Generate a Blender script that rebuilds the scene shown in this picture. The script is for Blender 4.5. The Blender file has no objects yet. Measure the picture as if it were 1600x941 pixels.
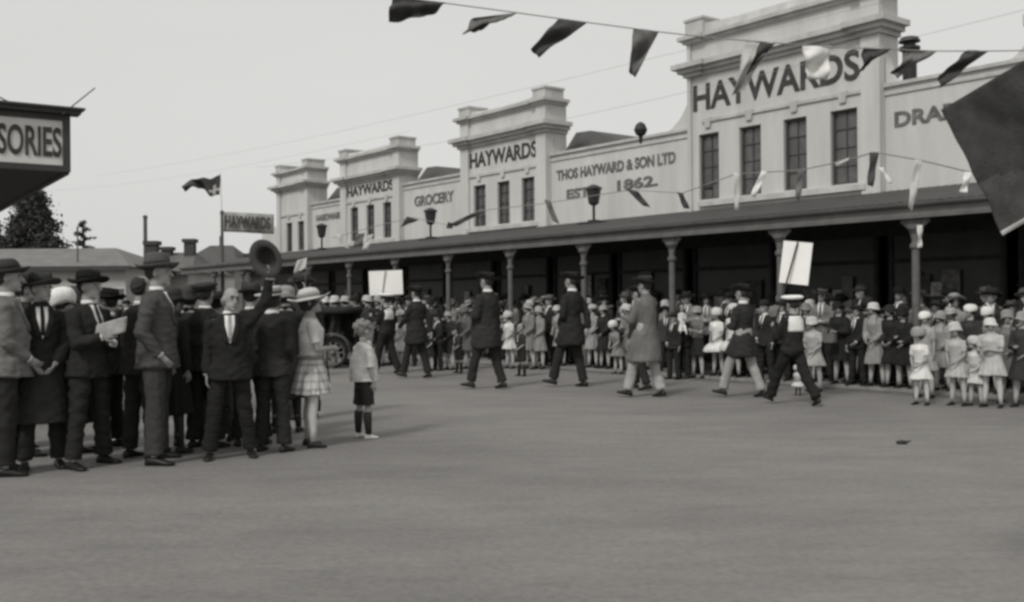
import bpy, bmesh, math, random
import numpy as np
from mathutils import Vector, Matrix
from mathutils.bvhtree import BVHTree
R = math.radians
rng = random.Random(7)
SC = bpy.context.scene
COL = SC.collection

# ------------------------------------------------------------------ camera
FPX = 1600.0; EYE = 1.46
roll, pitch = R(.5), R(.125)
FWD = Vector((0, math.cos(pitch), math.sin(pitch)))
_up0 = Vector((0, -math.sin(pitch), math.cos(pitch)))
RIGHT = Vector((1, 0, 0)) * math.cos(roll) - _up0 * math.sin(roll)
UP = _up0 * math.cos(roll) + Vector((1, 0, 0)) * math.sin(roll)
CAM = Vector((0, 0, EYE))
cam_d = bpy.data.cameras.new('camera'); cam = bpy.data.objects.new('camera', cam_d); COL.objects.link(cam)
cam.matrix_world = Matrix.Translation(CAM) @ Matrix((RIGHT, UP, -FWD)).transposed().to_4x4()
cam_d.sensor_width = 36; cam_d.lens = 36; cam_d.clip_end = 2000; cam_d.clip_start = .05
SC.camera = cam

# ------------------------------------------------------------------ light: overcast, high soft sun from behind the camera's left
SUN_EL, SUN_AZ = R(44), R(212)          # azimuth measured clockwise from +Y
world = bpy.data.worlds.new('World'); SC.world = world; world.use_nodes = True
nt = world.node_tree; nt.nodes.clear()
wo = nt.nodes.new('ShaderNodeOutputWorld'); bg = nt.nodes.new('ShaderNodeBackground')
sky = nt.nodes.new('ShaderNodeTexSky'); sky.sky_type = 'NISHITA'; sky.sun_disc = False
sky.sun_elevation = SUN_EL; sky.sun_rotation = SUN_AZ; sky.dust_density = 6; sky.air_density = 1.5
bw = nt.nodes.new('ShaderNodeRGBToBW')
cloud = nt.nodes.new('ShaderNodeTexNoise'); cloud.inputs['Scale'].default_value = 1.6; cloud.inputs['Detail'].default_value = 4
tc = nt.nodes.new('ShaderNodeTexCoord'); mp = nt.nodes.new('ShaderNodeMapping'); mp.inputs['Scale'].default_value = (1, 1, 4)
cm = nt.nodes.new('ShaderNodeMapRange'); cm.inputs['To Min'].default_value = 6.9; cm.inputs['To Max'].default_value = 8.0
mx = nt.nodes.new('ShaderNodeMix'); mx.data_type = 'FLOAT'; mx.inputs[0].default_value = .86   # an even cloud deck over the clear sky
tint = nt.nodes.new('ShaderNodeVectorMath'); tint.operation = 'SCALE'; tint.inputs[0].default_value = (1.0, .998, .975)
L = nt.links.new
L(sky.outputs[0], bw.inputs[0]); L(tc.outputs['Generated'], mp.inputs[0]); L(mp.outputs[0], cloud.inputs['Vector'])
L(cloud.outputs['Fac'], cm.inputs['Value']); L(bw.outputs[0], mx.inputs[2]); L(cm.outputs[0], mx.inputs[3])
L(mx.outputs[0], tint.inputs['Scale']); L(tint.outputs[0], bg.inputs['Color']); L(bg.outputs[0], wo.inputs['Surface'])
bg.inputs['Strength'].default_value = .1
sd = bpy.data.lights.new('sun', 'SUN'); sd.energy = 1.7; sd.angle = R(11); sd.color = (1, .985, .95)
so = bpy.data.objects.new('sun', sd); COL.objects.link(so)
sdir = Vector((math.sin(SUN_AZ) * math.cos(SUN_EL), math.cos(SUN_AZ) * math.cos(SUN_EL), math.sin(SUN_EL)))
so.rotation_euler = sdir.to_track_quat('Z', 'Y').to_euler()
SC.view_settings.view_transform = 'Standard'; SC.view_settings.look = 'None'
SC.view_settings.exposure = 0; SC.view_settings.gamma = 1; SC.view_settings.use_curve_mapping = False
SC.cycles.pixel_filter_type = 'BLACKMAN_HARRIS'; SC.cycles.filter_width = 3.0     # the old lens is soft
SC.cycles.max_bounces = 5; SC.cycles.diffuse_bounces = 3

# ------------------------------------------------------------------ pixel / facade frames
def ray(x, y): return FWD + RIGHT * ((x - 800) / FPX) - UP * ((y - 470.5) / FPX)
def gnd(x, y, z=0.0):
    r = ray(x, y); return CAM + r * ((z - EYE) / r.z)
def wp(x, y, d): return CAM + ray(x, y) * d
N = Vector((.788, .6156, 0)).normalized(); U = Vector((-N.y, N.x, 0))
def W(s, D, z): return N * D + U * s + Vector((0, 0, z))
KERB = 14.75; WALL = 18.6; PATHZ = .06

# ------------------------------------------------------------------ materials (a grey world: the photograph is monochrome)
_m = {}
def mat(name, v, rough=.8, var=.12, scale=3.0, bump=0.0, bscale=40.0, spec=.3, metal=0.0, streak=None, coord='Object'):
    if name in _m: return _m[name]
    m = bpy.data.materials.new(name); m.use_nodes = True; t = m.node_tree; b = t.nodes['Principled BSDF']; l = t.links.new
    b.inputs['Roughness'].default_value = rough; b.inputs['Specular IOR Level'].default_value = spec; b.inputs['Metallic'].default_value = metal
    c = t.nodes.new('ShaderNodeTexCoord'); mpn = t.nodes.new('ShaderNodeMapping'); l(c.outputs[coord], mpn.inputs[0])
    if streak: mpn.inputs['Scale'].default_value = streak
    n = t.nodes.new('ShaderNodeTexNoise'); n.inputs['Scale'].default_value = scale; n.inputs['Detail'].default_value = 6; n.inputs['Roughness'].default_value = .62
    l(mpn.outputs[0], n.inputs['Vector'])
    r = t.nodes.new('ShaderNodeValToRGB'); l(n.outputs['Fac'], r.inputs[0])
    r.color_ramp.elements[0].position = .3; r.color_ramp.elements[1].position = .7
    for e, k in zip(r.color_ramp.elements, (1 - var, 1 + var)):
        q = max(0.002, v * k); e.color = (q * 1.015, q, q * .965, 1)
    l(r.outputs[0], b.inputs['Base Color'])
    if bump:
        n2 = t.nodes.new('ShaderNodeTexNoise'); n2.inputs['Scale'].default_value = bscale; n2.inputs['Detail'].default_value = 5; l(c.outputs[coord], n2.inputs['Vector'])
        bp = t.nodes.new('ShaderNodeBump'); bp.inputs['Strength'].default_value = bump; bp.inputs['Distance'].default_value = .02
        l(n2.outputs['Fac'], bp.inputs['Height']); l(bp.outputs[0], b.inputs['Normal'])
    _m[name] = m; return m
def cloth(v):
    v = round(v, 3); return mat('cloth_%03d' % int(v * 1000), v, .92, .16, 7, .35, 60, .12)
SKIN = mat('skin', .30, .6, .06, 9); DARK = mat('eye_dark', .02, .4); HAIR = mat('hair', .035, .7, .3, 40, .5, 90); HAIRG = mat('hair_grey', .22, .7, .3, 40, .5, 90)
HAIRL = mat('hair_fair', .2, .7, .3, 40, .5, 90)
SHOE = mat('shoe_leather', .015, .45, .2, 10); SHOEW = mat('shoe_white', .6, .7, .1, 10); STOCK = mat('stocking', .42, .8, .08, 8); STOCKD = mat('stocking_dark', .03, .8)
LINEN = mat('white_linen', .72, .9, .06, 8)

# ------------------------------------------------------------------ object helpers
def tag(o, label=None, cat=None, group=None, kind=None):
    if label: o['label'] = label
    if cat: o['category'] = cat
    if group: o['group'] = group
    if kind: o['kind'] = kind
    return o
def empty(name, loc=(0, 0, 0), rz=0.0):
    o = bpy.data.objects.new(name, None); COL.objects.link(o); o.location = loc; o.rotation_euler = (0, 0, rz); o.empty_display_size = .1; return o
def link(name, me, mats, parent=None, smooth=False):
    for m in (mats if isinstance(mats, (list, tuple)) else [mats]): me.materials.append(m)
    if smooth: me.polygons.foreach_set('use_smooth', [True] * len(me.polygons))
    o = bpy.data.objects.new(name, me); COL.objects.link(o)
    if parent: o.parent = parent
    return o
def build(name, bm, mats, parent=None, smooth=False):
    bmesh.ops.recalc_face_normals(bm, faces=bm.faces[:])
    me = bpy.data.meshes.new(name); bm.to_mesh(me); bm.free(); return link(name, me, mats, parent, smooth)
def quads(bm, pts, faces, mi=0):
    vs = [bm.verts.new(p) for p in pts]
    for f in faces:
        ff = bm.faces.new([vs[i] for i in f]); ff.material_index = mi
    return vs
BOXF = ((0, 1, 3, 2), (4, 6, 7, 5), (0, 4, 5, 1), (2, 3, 7, 6), (0, 2, 6, 4), (1, 5, 7, 3))
def box(bm, a, b, mi=0, T=None):
    pts = [Vector((x, y, z)) for x in (a[0], b[0]) for y in (a[1], b[1]) for z in (a[2], b[2])]
    if T: pts = [T(p) for p in pts]
    quads(bm, pts, BOXF, mi)
def wbox(bm, s0, s1, D0, D1, z0, z1, mi=0): box(bm, (s0, D0, z0), (s1, D1, z1), mi, lambda p: W(p.x, p.y, p.z))
def tube(bm, pts, rad, seg=10, mi=0, caps=True, flat=None):
    """round-ended tube along pts; flat = (vector, factor) squashes it across a direction"""
    pts = [Vector(p) for p in pts]; rings = []
    P, Q = [], []
    d0 = (pts[1] - pts[0]).normalized(); d1 = (pts[-1] - pts[-2]).normalized()
    if caps:
        for k in (1.0, .6): P.append(pts[0] - d0 * rad[0] * (.9 if k == 1 else .6) * 1.0); Q.append(rad[0] * (.25 if k == 1 else .75))
    for p, r in zip(pts, rad): P.append(p); Q.append(r)
    if caps:
        for k in (.6, .9): P.append(pts[-1] + d1 * rad[-1] * k); Q.append(rad[-1] * (.75 if k == .6 else .25))
    ref = Vector((0, 0, 1)) if abs(d0.z) < .9 else Vector((0, 1, 0))
    for i, (p, r) in enumerate(zip(P, Q)):
        t = (P[min(i + 1, len(P) - 1)] - P[max(i - 1, 0)]).normalized()
        a = t.cross(ref)
        if a.length < .05: a = t.cross(Vector((1, 0, 0)))
        a.normalize(); b = t.cross(a); ring = []
        for k in range(seg):
            w = 2 * math.pi * k / seg; o = (a * math.cos(w) + b * math.sin(w)) * r
            if flat: f = Vector(flat[0]); o -= f * (o.dot(f) * (1 - flat[1]))
            ring.append(bm.verts.new(p + o))
        rings.append(ring)
    for A, B in zip(rings, rings[1:]):
        for k in range(seg):
            bm.faces.new((A[k], A[(k + 1) % seg], B[(k + 1) % seg], B[k])).material_index = mi
    bm.faces.new(rings[0][::-1]).material_index = mi; bm.faces.new(rings[-1]).material_index = mi
def loft(bm, rings, seg=20, mi=0, T=None, sq=1.0):
    """rings: (cx, cy, z, rx, ry)"""
    RR = []
    for cx, cy, z, rx, ry in rings:
        ring = []
        for k in range(seg):
            w = 2 * math.pi * k / seg; c, s = math.cos(w), math.sin(w)
            p = Vector((cx + rx * math.copysign(abs(c) ** sq, c), cy + ry * math.copysign(abs(s) ** sq, s), z))
            ring.append(bm.verts.new(T(p) if T else p))
        RR.append(ring)
    for A, B in zip(RR, RR[1:]):
        for k in range(seg): bm.faces.new((A[k], A[(k + 1) % seg], B[(k + 1) % seg], B[k])).material_index = mi
    bm.faces.new(RR[0][::-1]).material_index = mi; bm.faces.new(RR[-1]).material_index = mi
def ball(bm, c, r, T=None, mi=0, seg=14):
    c = Vector(c); n = 8; rr = []
    for i in range(1, n):
        a = math.pi * i / n
        rr.append((c.x, c.y, c.z - r[2] * math.cos(a), r[0] * math.sin(a), r[1] * math.sin(a)))
    loft(bm, rr, seg, mi, T)
TMP = bpy.data.scenes.new('scratch')
def evaluate(o):
    
    TMP.collection.objects.link(o)
    with bpy.context.temp_override(scene=TMP, view_layer=TMP.view_layers[0]):
        dg = bpy.context.evaluated_depsgraph_get(); dg.update(); out = bpy.data.meshes.new_from_object(o.evaluated_get(dg))
    bpy.data.objects.remove(o); return out
def remesh(bm, vox, it=3, wr=0.0, seed=0, fr=(9, 9, 5)):
    bmesh.ops.recalc_face_normals(bm, faces=bm.faces[:])
    me = bpy.data.meshes.new('tmp'); bm.to_mesh(me); bm.free()
    o = bpy.data.objects.new('tmp', me)
    a = o.modifiers.new('r', 'REMESH'); a.mode = 'VOXEL'; a.voxel_size = vox
    if it: s = o.modifiers.new('s', 'SMOOTH'); s.iterations = it; s.factor = .5
    out = evaluate(o); bpy.data.meshes.remove(me)
    if wr:
        n = len(out.vertices); co = np.empty(n * 3, 'f'); out.vertices.foreach_get('co', co); co = co.reshape(-1, 3)
        no = np.empty(n * 3, 'f'); out.vertex_normals.foreach_get('vector', no); no = no.reshape(-1, 3)
        g = np.random.RandomState(seed); d = np.zeros(n)
        for k in range(7):
            f = g.normal(size=3) * np.array(fr) * (1 + .5 * k); d += np.sin(co @ f * 1.6 + g.rand() * 6.28 + 1.3 * np.sin(co @ (f[[1, 2, 0]] * .8))) / (1 + .35 * k)
        co += no * (d * wr / 3)[:, None].astype('f'); out.vertices.foreach_set('co', co.ravel())
    return out

# ================================================================== THE SETTING
def sheet(name, pts, m, z):
    bm = bmesh.new(); quads(bm, [Vector((p[0], p[1], z)) for p in pts], [tuple(range(len(pts)))]); return tag(build(name, bm, m), kind='structure')
# road: packed, rolled gravel with wheel-worn streaks along the street
rm = bpy.data.materials.new('road_gravel'); rm.use_nodes = True; t = rm.node_tree; b = t.nodes['Principled BSDF']; b.inputs['Roughness'].default_value = .95; b.inputs['Specular IOR Level'].default_value = .15
c = t.nodes.new('ShaderNodeTexCoord'); l = t.links.new
def nz(scale, sc=(1, 1, 1), rot=0, det=6):
    mpp = t.nodes.new('ShaderNodeMapping'); mpp.inputs['Scale'].default_value = sc; mpp.inputs['Rotation'].default_value = (0, 0, rot); l(c.outputs['Object'], mpp.inputs[0])
    q = t.nodes.new('ShaderNodeTexNoise'); q.inputs['Scale'].default_value = scale; q.inputs['Detail'].default_value = det; q.inputs['Roughness'].default_value = .65; l(mpp.outputs[0], q.inputs['Vector']); return q
n1 = nz(.5, (.6, 1.5, 1), R(-14)); n2 = nz(2.2, (.7, 1.7, 1), R(-8)); n3 = nz(17, det=7); n4 = nz(.12)
def mth(op, a, bb):
    q = t.nodes.new('ShaderNodeMath'); q.operation = op
    for i, v in enumerate((a, bb)):
        if isinstance(v, (int, float)): q.inputs[i].default_value = v
        else: l(v, q.inputs[i])
    return q.outputs[0]
s1 = mth('ADD', mth('MULTIPLY', n1.outputs['Fac'], .45), mth('MULTIPLY', n2.outputs['Fac'], .25))
s2 = mth('ADD', s1, mth('ADD', mth('MULTIPLY', n3.outputs['Fac'], .42), mth('MULTIPLY', n4.outputs['Fac'], .34)))
rr_ = t.nodes.new('ShaderNodeValToRGB'); l(s2, rr_.inputs[0])
rr_.color_ramp.elements[0].position = .56; rr_.color_ramp.elements[1].position = .90
rr_.color_ramp.elements[0].color = (.148, .142, .136, 1); rr_.color_ramp.elements[1].color = (.265, .255, .244, 1)
l(rr_.outputs[0], b.inputs['Base Color'])
bp = t.nodes.new('ShaderNodeBump'); bp.inputs['Strength'].default_value = .5; bp.inputs['Distance'].default_value = .03; l(mth('ADD', n3.outputs['Fac'], n2.outputs['Fac']), bp.inputs['Height']); l(bp.outputs[0], b.inputs['Normal'])
sheet('road', [(-500, -60), (500, -60), (500, 900), (-500, 900)], rm, 0)
bm = bmesh.new(); wbox(bm, -2, 120, KERB + .14, WALL + 3, -.05, PATHZ - .004); tag(build('footpath', bm, mat('paving', .20, .9, .2, 2, .4)), kind='structure')
bm = bmesh.new(); wbox(bm, -2, 120, KERB, KERB + .14, -.05, PATHZ); tag(build('kerb', bm, mat('kerbstone', .24, .9, .25, 5, .5)), kind='structure')
bm = bmesh.new(); wbox(bm, -2, 120, KERB - .35, KERB, -.05, .012); tag(build('gutter', bm, mat('gutter_stone', .13, .9, .3, 4, .5)), kind='structure')

# ================================================================== THE STORE
RENDER = mat('painted_render', .53, .85, .12, 1.7, .3, 18, .2, streak=(1, 1, .16))
TRIM = mat('painted_trim', .46, .8, .2, 2.2, .2, 18, .2, streak=(1, 1, .35))
LETTER = mat('letter_paint', .05, .7, .4, 4); LETTER2 = mat('worn_letter_paint', .14, .8, .45, 5); PANE = mat('old_glass', .10, .25, .35, 3, spec=.5); FRAME = mat('sash_paint', .075, .6, .2, 9)
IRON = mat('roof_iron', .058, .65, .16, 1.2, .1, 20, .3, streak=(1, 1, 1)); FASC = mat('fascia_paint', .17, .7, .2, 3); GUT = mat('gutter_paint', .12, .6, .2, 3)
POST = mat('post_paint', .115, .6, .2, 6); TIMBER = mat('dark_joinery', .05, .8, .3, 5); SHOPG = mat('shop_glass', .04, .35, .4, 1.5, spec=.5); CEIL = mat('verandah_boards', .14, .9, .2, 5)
SLATE = mat('old_roof', .085, .8, .2, 2)
store = tag(empty('shop_building', W(20, WALL, 0)), 'long single storey pale rendered department store with parapet towers and a dark verandah', 'building')
def child(name, bm, mats, par, smooth=False):
    o = build(name, bm, mats, par, smooth)
    o.matrix_parent_inverse = Matrix.Translation(-Vector(store.location)) if par is store else Matrix.Identity(4)
    return o
def kid(name, bm, mats, par, smooth=False):       # a sub-part of a part whose own origin is the world origin
    o = build(name, bm, mats, par, smooth); return o
def lettering(txt, s0, s1, z0, z1, D, par, m=LETTER, bold=.022, depth=.02):
    cu = bpy.data.curves.new('lettering', 'FONT'); cu.body = txt; cu.size = 1; cu.offset = bold; cu.extrude = .5; cu.resolution_u = 4
    me = evaluate(bpy.data.objects.new('tmp', cu))
    n = len(me.vertices); co = np.empty(n * 3); me.vertices.foreach_get('co', co); co = co.reshape(-1, 3)
    lo, hi = co.min(0), co.max(0); q = (co - lo) / (hi - lo)
    s = s0 + (s1 - s0) * q[:, 0]; z = z0 + (z1 - z0) * q[:, 1]; dd = D - depth * q[:, 2]
    out = np.outer(s, np.array(U)) + np.outer(dd, np.array(N)); out[:, 2] += z
    me.vertices.foreach_set('co', out.ravel()); me.update()
    return link('lettering', me, m, par)
TF = WALL - .14       # the tower faces stand proud of the bay walls
def window(s0, s1, z0, z1, par, cols=2, rows=5):
    bm = bmesh.new(); f = .05
    wbox(bm, s0, s1, TF + .13, TF + .15, z0, z1, 1)
    for a, b_ in ((s0, s0 + f), (s1 - f, s1)): wbox(bm, a, b_, TF + .07, TF + .128, z0, z1)
    for a, b_ in ((z0, z0 + f), (z1 - f, z1)): wbox(bm, s0 + f, s1 - f, TF + .07, TF + .128, a, b_)
    for i in range(1, cols):
        c_ = s0 + (s1 - s0) * i / cols; wbox(bm, c_ - .006, c_ + .006, TF + .1, TF + .126, z0 + f, z1 - f)
    for i in range(1, rows):
        c_ = z0 + (z1 - z0) * i / rows; h = .016 if i == rows // 2 + 1 else .006
        wbox(bm, s0 + f, s1 - f, TF + .104, TF + .124, c_ - h, c_ + h)
    kid('window', bm, [FRAME, PANE], par)
def cornice(bm, s0, s1, D, depth_back, steps, breaks):
    """steps: (z0, z1, projection); runs round front and both ends; breaks: extra projection over the end piers"""
    for z0, z1, p in steps:
        wbox(bm, s0 - p, s1 + p, D - p, depth_back, z0, z1)
        for a, b_ in breaks: wbox(bm, a - p * .999, b_ + p * .999, D - p - .07, D - p + .01, z0 + .002, z1 + .004)
def tower(s0, s1, wins, wz, zc, za, zt, zb, text, tz, lab, depth=1.0, mz=None):
    """s0<s1 right/left ends; zc lower cornice (bottom, top); za attic top; zt coping top; zb end block top"""
    pw = .42 if s1 - s0 > 3.5 else .3
    bm = bmesh.new(); B = TF + depth
    # face pierced by the windows: piers between, spandrel above and below
    edges = [s0] + [e for w in wins for e in w] + [s1]
    for a, b_ in zip(edges[0::2], edges[1::2]): wbox(bm, a, b_, TF, TF + .25, wz[0], wz[1])
    wbox(bm, s0, s1, TF, TF + .25, 3.2, wz[0]); wbox(bm, s0, s1, TF, TF + .25, wz[1], zc[0])
    wbox(bm, s0, s1, TF + .26, B, 3.2, zc[0])
    wbox(bm, s0, s1, TF, B, zc[1], za)
    for a, b_ in ((s0 - .004, s0 + pw), (s1 - (pw if s1 - s0 < 4.5 else .1), s1 + .004)):            # end piers
        wbox(bm, a, b_, TF - .07, TF - .002, 3.35, zc[0]); wbox(bm, a, b_, TF - .07, TF - .002, zc[1], za)
    p = child('parapet_tower', bm, RENDER, store); p['label'] = lab
    p.matrix_parent_inverse = Matrix.Translation(-Vector(store.location))
    br = [(s0, s0 + pw), (s1 - pw, s1)]
    bm = bmesh.new(); h = zc[1] - zc[0]
    cornice(bm, s0, s1, TF, B, [(zc[0], zc[0] + h * .3, .07), (zc[0] + h * .302, zc[0] + h * .62, .17), (zc[0] + h * .622, zc[1], .28)], br)
    cornice(bm, s0, s1, TF, B, [(za, za + .07, .08), (za + .072, za + .16, .17)], br)
    # sloping coping, dished between two end blocks
    n = 14; sa, sb = s0 + pw + .1, s1 - pw - .1
    for i in range(n):
        a, b_ = sa + (sb - sa) * i / n, sa + (sb - sa) * (i + 1) / n; m_ = abs((i + .5) / n * 2 - 1)
        zz = zt + (zb - zt) * .35 * m_ ** 4
        quads(bm, [W(a, TF - .05, za + .16), W(b_, TF - .05, za + .16), W(b_, B - .1, za + .16), W(a, B - .1, za + .16), W(a, TF + .02, zz), W(b_, TF + .02, zz), W(b_, B - .3, zz), W(a, B - .3, zz)],
              [(0, 1, 5, 4), (4, 5, 6, 7), (2, 3, 7, 6), (0, 4, 7, 3), (1, 2, 6, 5)])
    for a, b_ in ((s0 - .03, s0 + pw + .1), (s1 - pw - .1, s1 + .03)):
        wbox(bm, a, b_, TF - .09, B - .12, za + .16, zb); wbox(bm, a - .03, b_ + .03, TF - .12, B - .09, zb, zb + .06)
    kid('cornice', bm, TRIM, p)
    mz = mz or wz[1] + .3
    bm = bmesh.new()                                                      # moulding with keystones above the windows, sill band below
    wbox(bm, s0 + pw, s1 - pw, TF - .045, TF - .002, mz - .035, mz + .035)
    for a, b_ in wins:
        c_ = (a + b_) / 2; quads(bm, [W(c_ + sx * w_, TF + dd, z_) for z_, w_ in ((mz - .17, .07), (mz + .06, .11)) for dd in (-.05, -.003) for sx in (-1, 1)],
                                  [(0, 1, 5, 4), (2, 6, 7, 3), (0, 4, 6, 2), (1, 3, 7, 5), (4, 5, 7, 6), (0, 2, 3, 1)])
    kid('moulding', bm, TRIM, p)
    bm = bmesh.new(); wbox(bm, s0 + pw - .1, s1 - pw + .1, TF - .1, TF - .002, wz[0] - .16, wz[0] - .04); kid('sill_band', bm, TRIM, p)
    for a, b_ in wins: window(a, b_, wz[0], wz[1], p, 2, 4)
    if text: lettering(text, text_s(text, s0, s1, pw)[1], text_s(text, s0, s1, pw)[0], tz[0], tz[1], TF - .002, p)
    return p
def text_s(text, s0, s1, pw): return (s0 + pw + .06, s1 - .14) if s1 - s0 > 4.5 else (s0 + pw + .02, s1 - pw - .02)
tower(11.57, 16.67, [(12.12, 12.76), (13.35, 13.95), (14.56, 15.17), (15.77, 16.38)], (3.86, 5.41), (6.8, 7.1), 7.6, 7.98, 8.12, 'HAYWARDS', (5.97, 6.6), 'large parapet tower with four tall windows', .62, 5.71)
tower(21.97, 26.1, [(22.55, 23.14), (23.7, 24.3), (24.88, 25.5)], (3.81, 5.07), (6.25, 6.56), 7.05, 7.3, 7.48, 'HAYWARDS', (5.62, 6.08), 'parapet tower with three windows beside the long painted bay', .72, 5.36)
tower(29.73, 33.85, [(30.35, 30.9), (31.5, 32.05), (32.65, 33.2)], (3.77, 5.0), (5.85, 6.12), 6.7, 6.98, 7.12, 'HAYWARDS', (5.4, 5.76), 'third parapet tower from the right with three windows', .72, 5.2)
tower(36.5, 39.28, [(36.95, 37.5), (38.0, 38.52)], (3.64, 4.8), (6.08, 6.34), 6.75, 6.95, 7.15, None, None, 'narrow farthest parapet tower with two windows', .8, 5.1)
def bay(s0, s1, ztop, texts, lab, bumps=()):
    bm = bmesh.new(); wbox(bm, s0 + .003, s1 - .003, WALL, WALL + .25, 3.2, ztop)
    for cs, cz0, cz1, sgn in bumps:      # a concave scroll sweeping up to the tower
        n = 12; r = cz1 - cz0; pts = []
        for i in range(n + 1):
            a = math.pi / 2 * i / n; pts.append((cs + sgn * r * .85 * (1 - math.sin(a)), cz0 + r * (1 - math.cos(a))))
        fr = [W(s, WALL - .002, z) for s, z in pts] + [W(cs, WALL - .002, cz0 - .1)]; bk = [p + N * .24 for p in fr]; k = len(fr)
        vs = [bm.verts.new(p) for p in fr + bk]
        bm.faces.new(vs[:k]); bm.faces.new(vs[k:][::-1])
        for i in range(k): bm.faces.new((vs[i], vs[(i + 1) % k], vs[k + (i + 1) % k], vs[k + i]))
    p = child('bay_wall', bm, RENDER, store); p['label'] = lab
    bm = bmesh.new(); wbox(bm, s0 + .003, s1 - .003, WALL - .07, WALL + .3, ztop, ztop + .07); wbox(bm, s0 + .003, s1 - .003, WALL - .035, WALL - .002, ztop - .16, ztop - .1)
    kid('coping', bm, TRIM, p)
    for tx, a, b_, z0, z1 in texts: lettering(tx, b_, a, z0, z1, WALL - .002, p, LETTER2, bold=.03)
bay(16.67, 21.97, 5.58, [('THOS HAYWARD & SON LTD', 17.25, 21.72, 4.86, 5.15), ('ESTD', 19.95, 21.3, 4.32, 4.58), ('1862.', 17.85, 19.3, 4.36, 4.64)], 'painted bay between the two largest towers', [(16.69, 5.6, 6.95, 1)])
bay(26.1, 29.73, 5.5, [('GROCERY', 26.75, 29.05, 4.72, 5.07)], 'bay lettered for the grocery')
bay(33.85, 36.5, 5.38, [('HARDWARE', 34.1, 36.15, 4.7, 4.96)], 'short bay between the two farthest towers')
bay(3.5, 11.57, 5.72, [('DRAPERY', 9.2, 11.36, 4.9, 5.2)], 'right hand bay lettered for drapery', [(11.55, 5.74, 6.35, -1), (8.6, 5.74, 6.6, 1)])
bm = bmesh.new(); wbox(bm, 39.28, 41.2, WALL, WALL + .25, 3.2, 4.75); tag(child('bay_wall', bm, RENDER, store))
# small tower stub past the drapery bay, mostly behind the near flag
bm = bmesh.new(); wbox(bm, 4.4, 8.58, TF, TF + 1.2, 5.82, 6.3); wbox(bm, 4.3, 8.7, TF - .12, TF + 1.25, 6.3, 6.5); child('parapet_tower', bm, RENDER, store)
# body and roofs behind the parapet
bm = bmesh.new(); wbox(bm, 3.5, 41.2, WALL + 1.4, WALL + 14, 3.2, 5.0)
for a, b_, zr in ((18.5, 23.4, 6.6), (27.5, 31.6, 6.45), (35.0, 38.4, 6.35), (6.0, 11.4, 5.9)):
    quads(bm, [W(a, 19.8, 5.3), W(b_, 19.8, 5.3), W(b_, 31, 5.3), W(a, 31, 5.3), W(b_ - .25, 20.6, zr), W(b_ - .25, 30, zr), W(b_ - .9, 20.6, zr - .03), W(b_ - .9, 30, zr - .03)],
          [(0, 1, 4, 6), (1, 2, 5, 4), (2, 3, 7, 5), (3, 0, 6, 7), (4, 5, 7, 6)])
child('roof', bm, SLATE, store)
def lathe(bm, c, prof, seg=14, mi=0, T=None):
    loft(bm, [(c[0], c[1], c[2] + z, r, r) for r, z in prof], seg, mi, T)
bm = bmesh.new(); p_ = wp(1001, 203, 22.5); lathe(bm, p_, [(.03, -.3), (.05, -.14), (.11, -.1), (.15, 0), (.1, .12), (.03, .17)]); child('finial', bm, mat('dark_iron', .03, .5), store)
bm = bmesh.new(); p_ = wp(1421, 74, 24); lathe(bm, p_, [(.16, -1.0), (.16, -.1), (.24, -.06), (.24, 0), (.14, .02), (.14, .1), (.25, .12), (.2, .22), (.05, .26)]); child('roof_vent', bm, mat('dark_iron', .03, .5), store)

# verandah
E0 = KERB + .12
bm = bmesh.new(); nseg = 900; s0_, s1_ = 3.5, 40.6; rowA, rowB = [], []
for i in range(nseg + 1):
    s = s0_ + (s1_ - s0_) * i / nseg; d = .005 * math.sin(i * math.pi / 2 * 1.0 + .6)
    rowA.append(bm.verts.new(W(s, E0 - .05, 3.0 + d))); rowB.append(bm.verts.new(W(s, WALL - .02, 3.64 + d)))
for i in range(nseg): bm.faces.new((rowA[i], rowA[i + 1], rowB[i + 1], rowB[i]))
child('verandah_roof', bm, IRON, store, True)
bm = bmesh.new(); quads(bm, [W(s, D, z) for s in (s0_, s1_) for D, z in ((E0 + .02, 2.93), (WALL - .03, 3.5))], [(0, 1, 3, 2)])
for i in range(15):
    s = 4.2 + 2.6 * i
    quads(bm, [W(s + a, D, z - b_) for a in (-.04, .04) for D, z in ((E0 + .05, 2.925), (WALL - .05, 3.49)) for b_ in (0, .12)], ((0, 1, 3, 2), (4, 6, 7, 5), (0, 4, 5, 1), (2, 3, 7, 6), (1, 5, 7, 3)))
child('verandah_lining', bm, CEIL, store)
bm = bmesh.new(); wbox(bm, s0_, s1_, E0, E0 + .05, 2.76, 2.97); child('fascia', bm, FASC, store)
bm = bmesh.new()
for k in range(8):
    a0, a1 = math.pi + math.pi * k / 8, math.pi + math.pi * (k + 1) / 8
    quads(bm, [W(s, E0 - .065 + .06 * math.cos(a), 2.985 + .07 * math.sin(a)) for s in (s0_, s1_) for a in (a0, a1)], [(0, 1, 3, 2)])
wbox(bm, s0_, s1_, E0 - .03, E0 - .003, 2.74, 2.80)
child('eaves_gutter', bm, GUT, store)
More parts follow.
